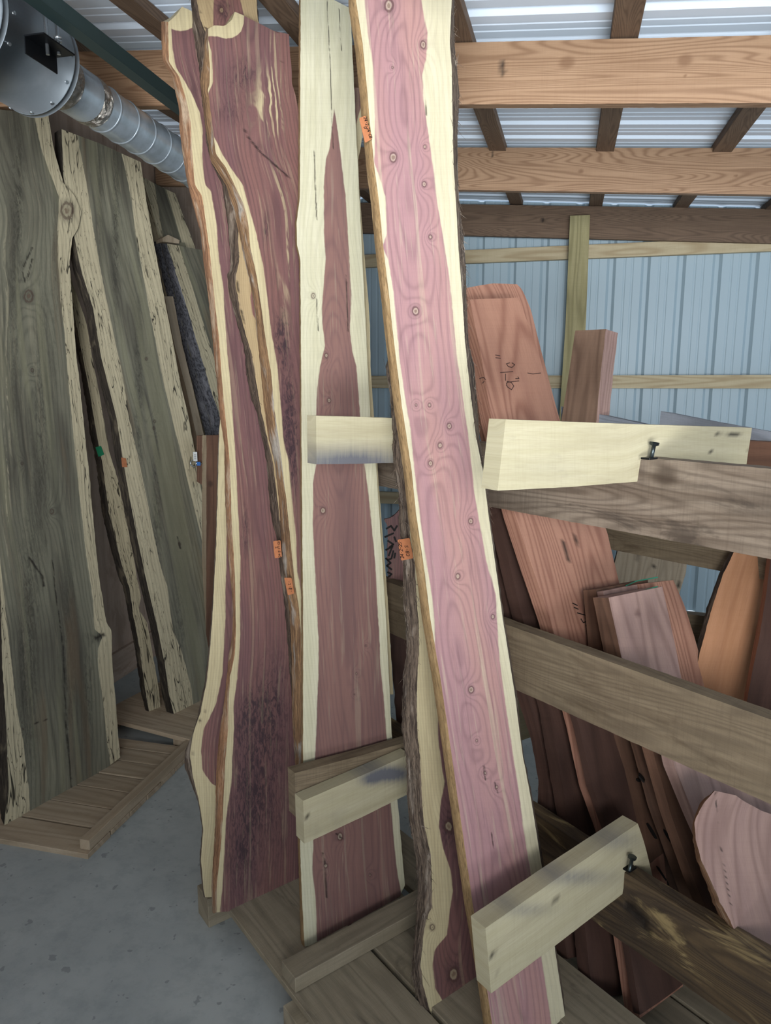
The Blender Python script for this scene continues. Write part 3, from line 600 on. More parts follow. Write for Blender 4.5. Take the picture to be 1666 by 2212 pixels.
G_ = slab('cedar_slab', card(.335, .21), [(868, 745), (872, 900), (875, 1000), (883, 1094), (885, 1132), (887, 1170), (897, 1221), (899, 1272), (904, 1344), (906, 1398), (902, 1452), (900, 1524), (902, 1578), (907, 1632), (911, 1704), (916, 1776), (931, 1848), (934, 1920), (933, 1960), (920, 1989), (916, 2014), (909, 2086), (913, 2122), (927, 2176), (938, 2208), (952, 2250)],
    [(905, 735), (915, 900), (930, 1100), (960, 1300), (990, 1500), (1020, 1700), (1050, 2000), (1085, 2220)], .045, CEDAR_D,
    'cedar slab with shaggy bark edge and cream sapwood, directly left of the tall pink slab', 'wood slab',
    HL=[(960, 745), (960, 1300), (945, 1500), (947, 1600), (954, 1649), (960, 1691), (952, 1736), (947, 1785), (957, 1833), (973, 1879), (978, 1924), (970, 1973), (965, 2021), (944, 2044), (938, 2054), (934, 2086), (941, 2135), (967, 2183), (993, 2212), (1010, 2260)],
    edgeL=BARKG, outL=[(848, 745), (842, 755), (834, 790), (837, 823), (842, 849), (846, 897), (849, 942), (848, 980), (854, 1018), (862, 1069), (862, 1107), (861, 1132), (868, 1170), (872, 1221), (871, 1304), (877, 1344), (879, 1416), (871, 1459), (870, 1524), (868, 1578), (877, 1632), (880, 1740), (888, 1794), (898, 1848), (902, 1920), (898, 1996), (891, 2068), (888, 2104), (902, 2151), (916, 2208), (930, 2250)],
    edgename=('bark', 'bark'), knots=[(970, 1785, 12), (934, 2003, 6), (980, 2105, 14)], cracks=[([(958, 1645), (963, 1700)], .7)], tone=[(970, 1785, 20, 50, .8), (985, 2105, 25, 50, .6)], res=.0042, bump_edge=.008, nseg=16, smooth=5, wob=1.6)

D_ = slab('cedar_slab', card(.545, .235), [(767, -80), (769, 0), (783, 90), (792, 180), (800, 270), (809, 360), (819, 432), (827, 522), (841, 640), (848, 712), (857, 784), (868, 874), (879, 946), (890, 1018), (899, 1108), (915, 1216), (931, 1342), (951, 1460), (972, 1600), (990, 1730), (1006, 1843), (1022, 1957), (1040, 2060), (1054, 2148), (1063, 2212), (1078, 2320)],
    [(978, -80), (976, 0), (972, 90), (976, 144), (978, 252), (980, 360), (987, 468), (991, 540), (998, 630), (1005, 740), (1015, 833), (1028, 939), (1045, 1024), (1055, 1108), (1070, 1214), (1087, 1340), (1113, 1502), (1129, 1630), (1148, 1730), (1161, 1811), (1173, 1885), (1199, 2050), (1221, 2196)], .03, CEDAR,
    'tallest pink cedar slab leaning in front with cream sapwood on both sides and many small knots', 'wood slab', bot=[(0, 2322), (1, 2196)],
    HL=[(785, -80), (787, 0), (794, 72), (805, 144), (810, 252), (809, 335), (808, 350), (818, 378), (832, 425), (836, 504), (826, 533), (839, 562), (850, 630), (857, 702), (864, 784), (875, 856), (886, 928), (893, 1000), (904, 1090), (918, 1198), (933, 1288), (938, 1342), (940, 1450), (950, 1600), (1030, 2200)],
    HR=[(905, -80), (911, 0), (924, 72), (922, 126), (913, 162), (915, 216), (926, 288), (937, 360), (947, 450), (962, 540), (973, 612), (980, 684), (990, 780), (1003, 870), (1015, 960), (1025, 1060), (1051, 1206), (1072, 1290), (1074, 1335), (1080, 1418), (1100, 1566), (1119, 1697), (1132, 1794), (1148, 1892), (1171, 2073), (1191, 2200)],
    edgeL=SAWN, edgeR=BARKG, outR=[(984, -80), (981, 0), (981, 85), (993, 203), (988, 297), (990, 424), (1000, 508), (1007, 572), (1007, 636), (1011, 740), (1025, 790), (1031, 875), (1034, 952), (1045, 1028), (1055, 1108), (1069, 1214), (1086, 1340), (1112, 1502), (1128, 1630), (1147, 1730), (1160, 1811), (1172, 1885), (1198, 2050), (1220, 2196)], edgename=('sawn_edge', 'bark'),
    knots=[(840, 12, 12), (914, 97, 8), (848, 146, 3), (918, 317, 4), (850, 340, 10), (917, 398, 6), (930, 512, 5), (898, 672, 9), (928, 875, 4), (899, 875, 3), (971, 920, 6), (951, 962, 6), (930, 1001, 6), (1017, 1126, 6), (989, 1245, 6), (1065, 1332, 5), (1018, 1490, 7), (1048, 1670, 4), (1073, 1700, 4), (1030, 1600, 3)],
    cracks=[([(918, 190), (922, 250)], .6), ([(1046, 1655), (1050, 1685)], 1.2), ([(1070, 1690), (1075, 1712)], 1.2), ([(1062, 1800), (1066, 1835)], 1.0)],
    tone=[(900, 930, 60, 60, .12), (1000, 1600, 60, 120, .15), (1080, 1780, 60, 60, .25)], res=.0034, ringw=.010, pith=(-.005, .035), amp=1.3, smooth=7, wob=.5, bump_edge=.003, nseg=6)

# loose bark fibres along the bark edges
def shreds(slab_obj, edge_i, count, qlo, qhi, length=.028, width=.0007):
    ch = [c for c in bpy.data.objects if c.parent == slab_obj and c.name.startswith('bark')]
    if not ch: return
    e = ch[min(edge_i, len(ch)-1)]; co = np.zeros(len(e.data.vertices)*3); e.data.vertices.foreach_get('co', co); co = co.reshape(-1, 3)
    ys = co[:, 1]; cand = np.where((ys > qlo) & (ys < qhi))[0]
    V = []; F = []
    for i in rng.choice(cand, count):
        p = co[i]; a = rng.uniform(0, 2*math.pi); d = nrm((rng.uniform(-.9, .9)*.6, -1+rng.rand()*.6 if rng.rand() < .7 else 1, rng.uniform(-.4, .9)*.5)); l = length*rng.uniform(.3, 1.2)
        q = nrm(np.cross(d, (rng.rand()-.5, rng.rand()-.5, 1))); bendv = nrm(rng.rand(3)-.5)*l*.25; b0 = len(V)
        for k in range(4):
            t = k/3; c = p+d*l*t+bendv*t*t; w_ = width*(1-t*.8); V += [c-q*w_, c+q*w_]
        F += [[b0+2*k, b0+2*k+1, b0+2*k+3, b0+2*k+2] for k in range(3)]
    Mw = np.array(INFO[slab_obj.name][0]); V = np.array(V)@Mw[:3, :3].T+Mw[:3, 3]
    o = link('bark_fibre', V, F, BARKG, INFO[slab_obj.name][0], slab_obj, dict(guv=np.asarray(V))); o['kind'] = 'stuff'
shreds(G_, 0, 900, .0, 2.4); shreds(D_, 0, 500, 1.2, 3.0, .022); shreds(E_, 0, 200, .2, 2.6, .015)

# ================================================================ BOARDS ON THE FAR SIDE OF THE RACK
BK = 'boards behind the rack rails'
def board(plane, L, R, th, mat, label, name='plank', cat='board', **k):
    k.setdefault('res', .012); k.setdefault('smooth', 6); k.setdefault('wob', .4)
    return slab(name, plane, L, R, th, mat, label, cat, **k)
K1 = board(card(.585, .42), [(1015, 647), (1040, 770), (1062, 905), (1112, 1110), (1150, 1225), (1189, 1340), (1251, 1568), (1280, 1700), (1315, 1795), (1350, 1990), (1383, 2200)],
    [(1119, 643), (1150, 720), (1207, 905), (1260, 1025), (1312, 1150), (1345, 1290), (1385, 1480), (1410, 1620), (1440, 1900), (1476, 2130)], .045, CHERRY,
    'long reddish cherry plank with hand-drawn size marks, behind the top rail', cracks=[([(1240, 1135), (1244, 1165), (1248, 1182)], 1.3), ([(1217, 1170), (1229, 1212)], .8)])
K1b = board(card(.52, .42), [(1006, 620), (1050, 905), (1100, 1110)], [(1116, 613), (1128, 625), (1147, 668), (1170, 760), (1209, 905), (1290, 1110)], .04, CHERRY,
    'reddish plank with a sloping shoulder, its top showing just above the marked cherry plank', top=[(0, 622), (.3, 616), (.55, 612), (1, 614)])
K1_shade = board(card(.615, .42), [(1228, 1500), (1251, 1568), (1280, 1700), (1315, 1795), (1350, 1990), (1383, 2192)], [(1318, 1500), (1335, 1603), (1372, 1757), (1405, 1900), (1440, 2020), (1476, 2126)], .02, REDWD,
    'added dark panel standing in for the shade on the foot of the marked cherry plank', cracks=[([(1300, 1730), (1318, 1716)], 1.2)])  # added panel; its dark colour stands in for shade on the cherry plank's foot
K3b = board(card(.495, .42), [(1040, 1000), (1075, 1108), (1130, 1340), (1187, 1530), (1205, 1640), (1230, 1780), (1262, 1990), (1281, 2155)], [(1085, 1000), (1100, 1108), (1165, 1350), (1227, 1546), (1262, 1660), (1290, 1810), (1322, 1990), (1345, 2150)], .04, REDWD,
    'dark red-brown plank edge with wavy outline just left of the marked cherry plank', wob=1.5, smooth=14)
K3a = board(card(.415, .42), [(1030, 1000), (1058, 1105), (1092, 1340), (1141, 1511), (1170, 1600), (1186, 1690), (1183, 1757), (1200, 1900), (1226, 2072)], [(1062, 1000), (1088, 1108), (1128, 1350), (1185, 1530), (1207, 1640), (1228, 1780), (1250, 1900), (1272, 2060)], .04, REDWD,
    'darkest curved plank bounding the patch of blue floor right of the pink slab', wob=1.2, smooth=14)
P4 = card(.66, .30)
K4 = board(P4, [(1315, 1291), (1345, 1430), (1402, 1632), (1450, 1750), (1520, 1960), (1560, 2080)], [(1431, 1267), (1445, 1330), (1460, 1400), (1475, 1480), (1500, 1600), (1600, 1950), (1640, 2060)], .05, CHERRY2,
    'short brownish-pink plank with an oval cathedral figure standing between the middle and top rails', edgeL=WALN, outL=[(1282, 1296), (1308, 1425), (1367, 1620), (1400, 1740), (1470, 1935), (1510, 2050)], edgename=('sawn_edge', 'sawn_edge'), bump_edge=0, nseg=3, knots=[(1378, 1325, 8)], cracks=[([(1323, 1362), (1330, 1372), (1334, 1383)], 1.6), ([(1377, 1340), (1379, 1350)], .5)])
K4b = board(card(.59, .30), [(1380, 1262), (1400, 1400), (1440, 1600), (1500, 1800)], [(1455, 1253), (1480, 1310), (1500, 1375), (1521, 1450), (1545, 1560), (1600, 1750)], .035, CHERRY,
    'lighter cherry plank with a curved right edge standing behind the oval-figured one', smooth=20)
K4c = board(card(.56, .30), [(1288, 1273), (1300, 1400), (1335, 1603), (1372, 1757), (1405, 1900), (1440, 2010)], [(1400, 1252), (1410, 1380), (1440, 1603), (1480, 1757), (1500, 1900), (1540, 2010)], .045, WALN,
    'brown plank behind the oval-figured one, its slotted lower edge showing under the middle rail', cracks=[])
K4e = board(card(.585, .30), [(1303, 1277), (1312, 1340), (1325, 1430)], [(1412, 1259), (1425, 1380), (1432, 1460)], .02, CHERRY2, 'thin pinkish board sandwiched at the top of the short plank stack', top=[(0, 1277), (.5, 1266), (1, 1258)])
K4d = board(card(.735, .29), [(1386, 1530), (1416, 1640), (1450, 1760), (1500, 1900), (1540, 2000)], [(1420, 1535), (1455, 1655), (1500, 1790), (1540, 1900), (1580, 2000)], .03, WALN,
    'narrow brown board beneath the middle rail, right of the slotted plank edges')
# slotted (mortised) pieces under the middle rail: dark slots cut into the sawn edges
def slots(parent, P, N, items):
    for (x0, y0, x1, y1, wd) in items:
        a = hit(np.array(x0), np.array(y0), P, N); b = hit(np.array(x1), np.array(y1), P, N); d = b-a; sidev = nrm(np.cross(d, N))
        seg = 10; V = []; k = np.linspace(0, 2*math.pi, 2*seg, endpoint=False)
        wm = wd*1.7/F_PX; L_ = np.linalg.norm(d); dn = d/L_
        ring = [a+dn*(L_/2)+dn*(L_/2)*math.cos(t)+sidev*wm*math.sin(t)*(1 if abs(math.cos(t)) < .9 else .8) for t in k]
        V = [p+N*.007 for p in ring]+[p-N*.006 for p in ring]; n2 = 2*seg
        F = [list(range(n2))]+[[i, (i+1) % n2, n2+(i+1) % n2, n2+i] for i in range(n2)]
        if np.cross(V[1]-V[0], V[2]-V[1])@N < 0: F = [f[::-1] for f in F]
        link('slot', V, F, INK, INFO[parent.name][0], parent)
# edge faces of K4 run from the front-left line to the traced outer line
def edgeplane(pa, pb, pc, plane_a, plane_b):
    A = hit(np.array(pa[0]), np.array(pa[1]), *plane_a); B = hit(np.array(pb[0]), np.array(pb[1]), *plane_a); C_ = hit(np.array(pc[0]), np.array(pc[1]), *plane_b)
    n = nrm(np.cross(B-A, C_-A)); n = n if (CAM-A)@n > 0 else -n; return A, n
eA, eN = edgeplane((1402, 1632), (1450, 1750), (1400, 1740), P4, (P4[0]-P4[1]*.05, P4[1]))
slots(K4, eA, eN, [(1380, 1672, 1393, 1688, 2.4), (1434, 1788, 1457, 1824, 4), (1452, 1843, 1472, 1876, 4), (1494, 1912, 1505, 1930, 3.5)])
slots(K4, *(lambda p: (p[0]+p[1]*.001, p[1]))(P4), [(1422, 1678, 1436, 1716, 3)])
Pc = card(.56, .30); slots(K4c, Pc[0], Pc[1], [(1374, 1682, 1379, 1688, 3), (1396, 1778, 1416, 1812, 3), (1416, 1870, 1442, 1912, 2.6)])

K9 = board(card(.80, .26), [(1440, 1560), (1457, 1655), (1500, 1760), (1540, 1850)], [(1640, 1600), (1665, 1700), (1690, 1800), (1700, 1850)], .03, CHERRY2, 'pale pinkish plank face lit below the middle rail, behind the burled slab')
BURL = slab('burl_slab', card(.89, .16), [(1544, 1709), (1521, 1734), (1500, 1775), (1503, 1812), (1515, 1858), (1537, 1904), (1556, 1949), (1582, 1998), (1640, 2110), (1700, 2230)], [(1900, 1780), (1900, 1900), (1900, 2050), (1900, 2300)], .05, CHERRY2,
    'broad pinkish burl-figured slab with a ragged rounded left edge, lower right', 'wood slab', top=[(0, 1708), (.15, 1718), (.35, 1752), (1, 1830)], edgeL=RAWEDGE, outL=[(1538, 1712), (1512, 1734), (1496, 1782), (1497, 1812), (1506, 1858), (1523, 1904), (1540, 1949), (1562, 1998), (1622, 2110), (1680, 2230)], res=.006, bump_edge=.004, cracks=[([(1545, 1712), (1558, 1830), (1580, 1960)], .5)], tone=[(1530, 1790, 22, 60, .25)], wob=2.0)

NB = nrm((.05, -1, .12))
K5 = slab('live_edge_slab', (onz(1560, 1900, .12), nrm((.10, -1, .12))), [(1600, 1130), (1587, 1191), (1562, 1241), (1540, 1307), (1526, 1358), (1511, 1414), (1490, 1520), (1470, 1640), (1460, 1850)], [(1700, 1130), (1690, 1200), (1665, 1340), (1640, 1450), (1620, 1540), (1600, 1700), (1590, 1850)], .05, ORANGE,
    'orange-brown slab with cream live edge and bark on its left, far right behind the rails', 'wood slab', edgeL=BARKD, outL=[(1590, 1130), (1581, 1191), (1555, 1241), (1532, 1300), (1519, 1351), (1503, 1405), (1481, 1520), (1461, 1640), (1451, 1850)], edgename=('bark', 'bark'), bump_edge=.005, res=.008, wob=1.6)
K6 = slab('plank', (onz(1660, 1900, .25), nrm((-.55, -1, .2))), [(1668, 1180), (1655, 1290), (1640, 1380), (1620, 1480), (1606, 1560), (1590, 1700)], [(1760, 1180), (1740, 1400), (1700, 1560), (1690, 1700)], .05, REDWD,
    'dark red plank standing at the right border beside the orange slab', 'board', edgeL=CHERRY, outL=[(1660, 1180), (1646, 1290), (1631, 1380), (1612, 1480), (1598, 1560), (1582, 1700)], edgename=('sawn_edge', 'sawn_edge'), bump_edge=0, res=.015)
K2 = slab('plank', (np.array([.16, 2.75, 1.6]), nrm((-.62, -.78, .14))), [(1243, 714), (1232, 790), (1217, 882), (1200, 990)], [(1309, 711), (1300, 790), (1290, 894), (1280, 1000)], .075, BROWN,
    'short thick brown block leaning right in front of the green stud', 'board', edgeR=CHERRY2, edgename=('sawn_edge', 'sawn_edge'), bump_edge=0, res=.012, smooth=3)
K7 = slab('spalted_slab', (np.array([.4, 4.6, .8]), nrm((0, -1, .12))), [(1338, 1090), (1335, 1190), (1322, 1240), (1318, 1420)], [(1492, 1090), (1485, 1200), (1482, 1240), (1465, 1290), (1440, 1420)], .04, PALE,
    'pale grey spalted slab leaning on the far steel wall, seen between the rails', 'wood slab', cracks=[([(1380, 1190), (1370, 1260)], .8), ([(1410, 1200), (1416, 1250)], 1.2), ([(1470, 1235), (1465, 1270)], 1.5)], edgeL=BARKD, edgename=('bark', 'bark'), res=.02, bump_edge=.003)

# rear rails and boards further back
rear = empty('rear_rack', W(.3, .78, 0), 'second dark timber rack frame standing behind the reddish planks', 'rack')
PR = (W(0, .74, 0), -NN)
slab('rail', PR, [(1150, 1066), (1320, 1085), (1700, 1150)], [(1150, 1150), (1320, 1187), (1700, 1262)], .04, OAKR2, parent=rear, axis='x', smooth=0, wob=.4, res=.02)
slab('rail', PR, [(1150, 1290), (1483, 1326), (1700, 1352)], [(1150, 1380), (1483, 1430), (1700, 1466)], .04, OAKR2, parent=rear, axis='x', smooth=0, wob=.4, res=.02)
for s in (-.55, 1.4): rbox('post', (s-.045, s+.045), (.785, .83), (0, 1.5), OAKR2, parent=rear)
gb1 = slab('plank', (W(0, .70, 0), nrm(-NN+.1*ZZ)), [(1212, 878), (1300, 896), (1400, 918)], [(1212, 935), (1300, 950), (1400, 965)], .07, GREYB, 'grey weathered board sloping right behind the brightly lit arm', 'board', axis='x', smooth=2, res=.02)
gb2 = slab('plank', (W(0, .62, 0), nrm(-NN+.1*ZZ)), [(1428, 888), (1540, 910), (1720, 942)], [(1424, 925), (1540, 940), (1720, 985)], .08, GREYB, 'grey weathered board above the right end of the brightly lit arm', 'board', axis='x', smooth=2, res=.02)
gb3 = slab('plank', (W(0, .58, 0), -NN), [(1540, 948), (1720, 958)], [(1540, 1030), (1720, 1040)], .04, WALN, 'dark brown board end just under the grey board at the right border', 'board', axis='x', smooth=2, res=.02)
ar = slab('rack_arm', (W(0, .62, 0), -NN), [(1090, 1518), (1118, 1513), (1140, 1509)], [(1100, 1606), (1127, 1600), (1161, 1588)], .3, ARM, 'pale board end peeking out under the middle rail right of the pink slab', 'board', axis='x', smooth=2, res=.02)
# cut cedar offcut with black handwriting, behind the gap between the pale slab and the bark edge
off = slab('cedar_offcut', (W(-.25, .2, .9), nrm(TT*.8-NN*.6+.1*ZZ)), [(826, 1100), (830, 1124), (838, 1135), (836, 1200), (840, 1260), (842, 1275)], [(905, 1060), (905, 1124), (905, 1200), (900, 1275)], .03, CEDAR_D, 'purple cedar offcut with a curved top and black handwriting behind the bark edge', 'wood slab', top=[(0, 1122), (.25, 1118), (.5, 1100), (.8, 1060), (1, 1040)], res=.006, wob=1.5)
darkp = slab('plank', (W(-.28, .3, .4), nrm(TT*.8-NN*.6+.1*ZZ)), [(838, 1300), (846, 1420), (856, 1560), (862, 1700)], [(900, 1300), (905, 1420), (910, 1560), (910, 1700)], .03, REDWD, 'dark red plank in the gap right of the pale slab, below the offcut', 'board', res=.02, wob=2)

# scribbled strokes: polylines of pixels laid on a plane
def scribble(parent, plane, strokes, wpx, mat, name='handwriting', off=.0012):
    if len(strokes) > 1:
        for st_ in strokes: scribble(parent, plane, [st_], wpx, mat, 'pen_stroke', off)
        return
    P, N = plane; V = []; F = []
    for st in strokes:
        pts = [hit(np.array(float(x)), np.array(float(y)), P, N)+N*off for x, y in st]
        for i in range(len(pts)-1):
            d = pts[i+1]-pts[i]; L_ = np.linalg.norm(d)
            if L_ < 1e-6: continue
            dn = d/L_; sd = np.cross(dn, N); wd = wpx*np.linalg.norm(pts[i]-CAM)/F_PX/2; b = len(V)
            a_, b_ = pts[i]-dn*wd*.6, pts[i+1]+dn*wd*.6
            V += [a_-sd*wd, a_+sd*wd, b_+sd*wd, b_-sd*wd]; V += [p-N*.001 for p in V[-4:]]
            F += [[b, b+1, b+2, b+3], [b, b+4, b+5, b+1], [b+1, b+5, b+6, b+2], [b+2, b+6, b+7, b+3], [b+3, b+7, b+4, b]]
    return link(name, V, F, mat, INFO[parent.name][0], parent)
K1P = card(.585, .42)
scribble(K1, K1P, [[(1070, 767), (1080, 769)], [(1071, 773), (1081, 774)],
    [(1101, 784), (1094, 786), (1098, 792), (1106, 794), (1112, 788), (1106, 784)], [(1081, 805), (1108, 803)], [(1092, 808), (1092, 822)],
    [(1114, 818), (1121, 818), (1119, 814)], [(1094, 833), (1096, 824), (1104, 826), (1110, 834), (1105, 842), (1096, 836), (1094, 828)], [(1096, 826), (1121, 823)],
    [(1140, 806), (1151, 808)], [(1151, 808), (1168, 806)], [(1036, 818), (1044, 815), (1049, 820)], [(1046, 824), (1042, 828)]], 1.4, PENCIL)
scribble(K1, K1P, [[(1237, 1303), (1247, 1308)], [(1240, 1312), (1249, 1316)], [(1247, 1324), (1268, 1330)], [(1265, 1313), (1274, 1318), (1270, 1322)], [(1268, 1313), (1279, 1316)],
    [(1255, 1337), (1260, 1345), (1268, 1342), (1266, 1352), (1274, 1354)], [(1275, 1362), (1282, 1358), (1284, 1366), (1292, 1368), (1288, 1378), (1282, 1374)]], 2.0, INK)
scribble(off, (W(-.25, .2, .9), nrm(TT*.8-NN*.6+.1*ZZ)), [[(835, 1142), (845, 1136), (852, 1146), (858, 1136)], [(832, 1160), (850, 1152)], [(838, 1168), (850, 1176), (842, 1182)], [(834, 1188), (848, 1180), (840, 1200)], [(850, 1190), (846, 1206), (838, 1210)], [(834, 1206), (844, 1216), (836, 1222), (846, 1230)], [(838, 1236), (846, 1240), (840, 1246)], [(852, 1160), (856, 1170)], [(852, 1205), (854, 1195)]], 4, INK)

# green strap over the stack tops
cp = [hit(np.array(float(x)), np.array(float(y)), card(.62, .30)[0], card(.62, .30)[1])+TT*.03 for x, y in [(1302, 1291), (1330, 1286), (1365, 1272), (1400, 1262)]]
tube('strap', cp, .0018, CORD, None, 6); tag(bpy.data.objects['strap'], 'thin green strap lying over the tops of the short plank stack', 'strap')
cp = [hit(np.array(float(x)), np.array(float(y)), card(.56, .30)[0], card(.56, .30)[1])+TT*.02 for x, y in [(1340, 1262), (1362, 1252), (1385, 1248), (1408, 1244)]]
o = tube('strap', cp, .0018, CORD, None, 6); tag(o, 'short green strap piece with a small clip at the back of the plank stack', 'strap')

# ================================================================ TAGS
def tagcard(px, plane, mat, label, strokes, cat='tag', off=.004, w_=1.1, ink=INK):
    P, N = plane; V = [hit(np.array(float(x)), np.array(float(y)), P+N*off, N) for x, y in px]
    c = sum(V)/len(V); X = nrm(V[1]-V[0]); Yv = nrm(np.cross(N, X)); M = frame(c, X, Yv, N)
    R_ = []; n = len(V)
    for i in range(n):
        a, b, d = V[i-1], V[i], V[(i+1) % n]
        for t in (0, .5, 1): R_.append(b+(nrm(a-b)*(1-t)+nrm(d-b)*t)*.0025*(1 if t != .5 else .7))
    m = len(R_); VV = [p+N*.0005 for p in R_]+[p-N*.0005 for p in R_]
    F = [list(range(m)), list(range(m, 2*m))[::-1]]+[[i, m+i, m+(i+1) % m, (i+1) % m] for i in range(m)]
    if np.cross(VV[1]-VV[0], VV[2]-VV[1])@N < 0: F = [f[::-1] for f in F]
    o = link('price_tag', VV, F, mat, M); tag(o, label, cat); INFO[o.name] = (M, P, N)
    if strokes: scribble(o, (P+N*(off+.0006), N), strokes, w_, ink, off=.0003)
    return o
# glyph strokes on a 4x6 grid (x right, y down)
GL = {'2': [[(0, 1), (1, 0), (3, 0), (4, 1), (4, 2), (0, 6), (4, 6)]], '4': [[(3, 6), (3, 0), (0, 4), (4, 4)]], '-': [[(1, 3), (3, 3)]], '5': [[(4, 0), (0, 0), (0, 2.5), (3, 2.5), (4, 4), (3, 6), (0, 6)]],
      'C': [[(4, 1), (3, 0), (1, 0), (0, 2), (0, 4), (1, 6), (3, 6), (4, 5)]], 'B': [[(0, 0), (0, 6), (3, 6), (4, 4.5), (3, 3), (0, 3)], [(0, 0), (3, 0), (4, 1.5), (3, 3)]], 'S': [[(4, 1), (3, 0), (1, 0), (0, 1.5), (4, 4.5), (3, 6), (0, 6)]],
      'D': [[(0, 0), (0, 6), (3, 5), (4, 3), (3, 1), (0, 0)]], '7': [[(0, 0), (4, 0), (2, 6)]], '(': [[(3, 0), (1, 2), (1, 4), (3, 6)]]}
def write(txt, start, step, upv, size):
    """pixel strokes for a line of text that starts at `start`, advances by `step` per glyph, with glyph 'up' direction upv"""
    out = []; s = np.array(start, float); st = np.array(step, float); uv = np.array(upv, float)/6*size; wv = st/np.linalg.norm(st)/4*size*.62
    for ch in txt:
        for g_ in GL.get(ch, []): out.append([tuple(s+wv*x+uv*(6-y)) for x, y in g_])
        s = s+st
    return out
gp = card(.335+.004, .21)
t1 = tagcard([(859, 1166), (885, 1162), (893, 1206), (867, 1211)], (gp[0]+gp[1]*.0, gp[1]), TAGO, 'orange tag on the shaggy bark edge, reading 24-2-25- CB-S', write('24-2-25-', (873, 1206), (-.9, -5.0), (-1, -.1), 6.5)+write('CB-S', (885, 1201), (-1.1, -6.0), (-1, -.1), 6.5), off=.004)
t2 = tagcard([(776, 255), (790, 250), (804, 300), (789, 309)], card(.545, .235), TAGO, 'orange tag sticking out left of the tall pink slab near the top', write('24-2-24-CB-', (786, 254), (1.3, 4.6), (1, -.25), 5.5)+write('D', (786, 275), (1.4, 5), (1, -.25), 6), off=.004)
bp = card(-.125, .18)
t3 = tagcard([(614, 1248), (630, 1248), (636, 1282), (622, 1286)], (bp[0], bp[1]), TAGO, 'orange tag on the live edge, lower of the two between the purple slabs', write('-2-2-', (622, 1256), (1.2, 5), (1, -.2), 4.5)+write('(', (622, 1270), (1, 4), (1, -.2), 7), off=.002, w_=.8)
ep = card(-.195, .17)
t4 = tagcard([(590, 1169), (606, 1167), (609, 1203), (594, 1206)], (ep[0], ep[1]), TAGO, 'orange tag against the dark bark, upper of the two between the purple slabs', write('24-2-27-CB', (606, 1203), (-.2, -3.4), (-1, 0), 4)+write('S', (600, 1184), (-.2, -3), (-1, 0), 5), off=.012, w_=.8)

# ================================================================ LEFT WALL: POPLAR SLABS
def lplane(px, py, z, w_=(.26, .965), k=.15):
    return (onz(px, py, z), nrm(np.array([w_[1], -w_[0], 0])+k*ZZ))
L1 = slab('poplar_slab', lplane(130, 1710, .03), [(-110, 235), (-100, 500), (-70, 800), (-35, 1100), (0, 1254), (5, 1442), (12, 1540), (15, 1603), (17, 1704), (9, 1785)],
    [(104, 248), (118, 330), (137, 395), (163, 425), (176, 460), (170, 490), (156, 515), (150, 567), (158, 668), (165, 769), (173, 836), (183, 937), (193, 1021), (198, 1088), (213, 1240), (230, 1345), (241, 1361), (242, 1388), (242, 1435), (250, 1519), (257, 1603), (260, 1634)], .05, POPLAR,
    'broad grey-green spalted poplar slab, nearest one at the left wall, with a knot bulging from its edge', 'wood slab', top=[(0, 232), (.5, 236), (1, 248)], bot=[(0, 1785), (.2, 1757), (.6, 1704), (1, 1636)],
    HL=[(-80, 235), (-60, 700), (-10, 1100), (0, 1200), (5, 1254), (17, 1368), (27, 1452), (37, 1536), (50, 1603), (62, 1704), (64, 1760)],
    HR=[(72, 245), (92, 330), (118, 400), (128, 425), (126, 470), (124, 510), (126, 560), (130, 640), (140, 720), (146, 800), (155, 900), (165, 1000), (175, 1100), (186, 1200), (200, 1290), (205, 1360), (222, 1374), (212, 1400), (212, 1440), (222, 1510), (232, 1600), (238, 1648)],
    edgeL=SPEDGE, edgeR=SPEDGE, edgename=('bark', 'bark'), outL=[(-112, 235), (-102, 500), (-74, 800), (-42, 1100), (-14, 1254), (-10, 1442), (-8, 1603), (-5, 1704), (4, 1780)],
    knots=[(145, 455, 16), (62, 640, 12), (70, 800, 4), (112, 1105, 5), (48, 1001, 3), (50, 1575, 2)],
    cracks=[([(52, 575), (58, 560), (70, 535)], 2.2), ([(60, 600), (70, 560)], 1.6), ([(55, 610), (48, 585)], 1.4), ([(64, 1205), (92, 1245), (95, 1265)], 2.4), ([(113, 1200), (122, 1290), (137, 1400), (143, 1560), (155, 1704)], .9), ([(143, 1560), (155, 1704)], 1.8), ([(223, 1370), (208, 1378)], 5), ([(75, 1563), (108, 1552)], .7)],
    tone=[(30, 700, 18, 300, .5), (90, 900, 20, 300, .6), (60, 1400, 22, 300, .7), (120, 600, 8, 200, .4), (150, 1400, 20, 200, .6), (40, 400, 12, 150, .6), (190, 1500, 12, 120, .6), (215, 1378, 20, 10, 1)], fig=[(60, 600, 40, 90, .5), (145, 450, 40, 60, .5)], pale=[(15, 1000, 8, 300, .5), (10, 600, 10, 150, .3)], res=.005, ringw=.014, pith=(.02, .04), amp=1.6, smooth=6, wob=1.2)
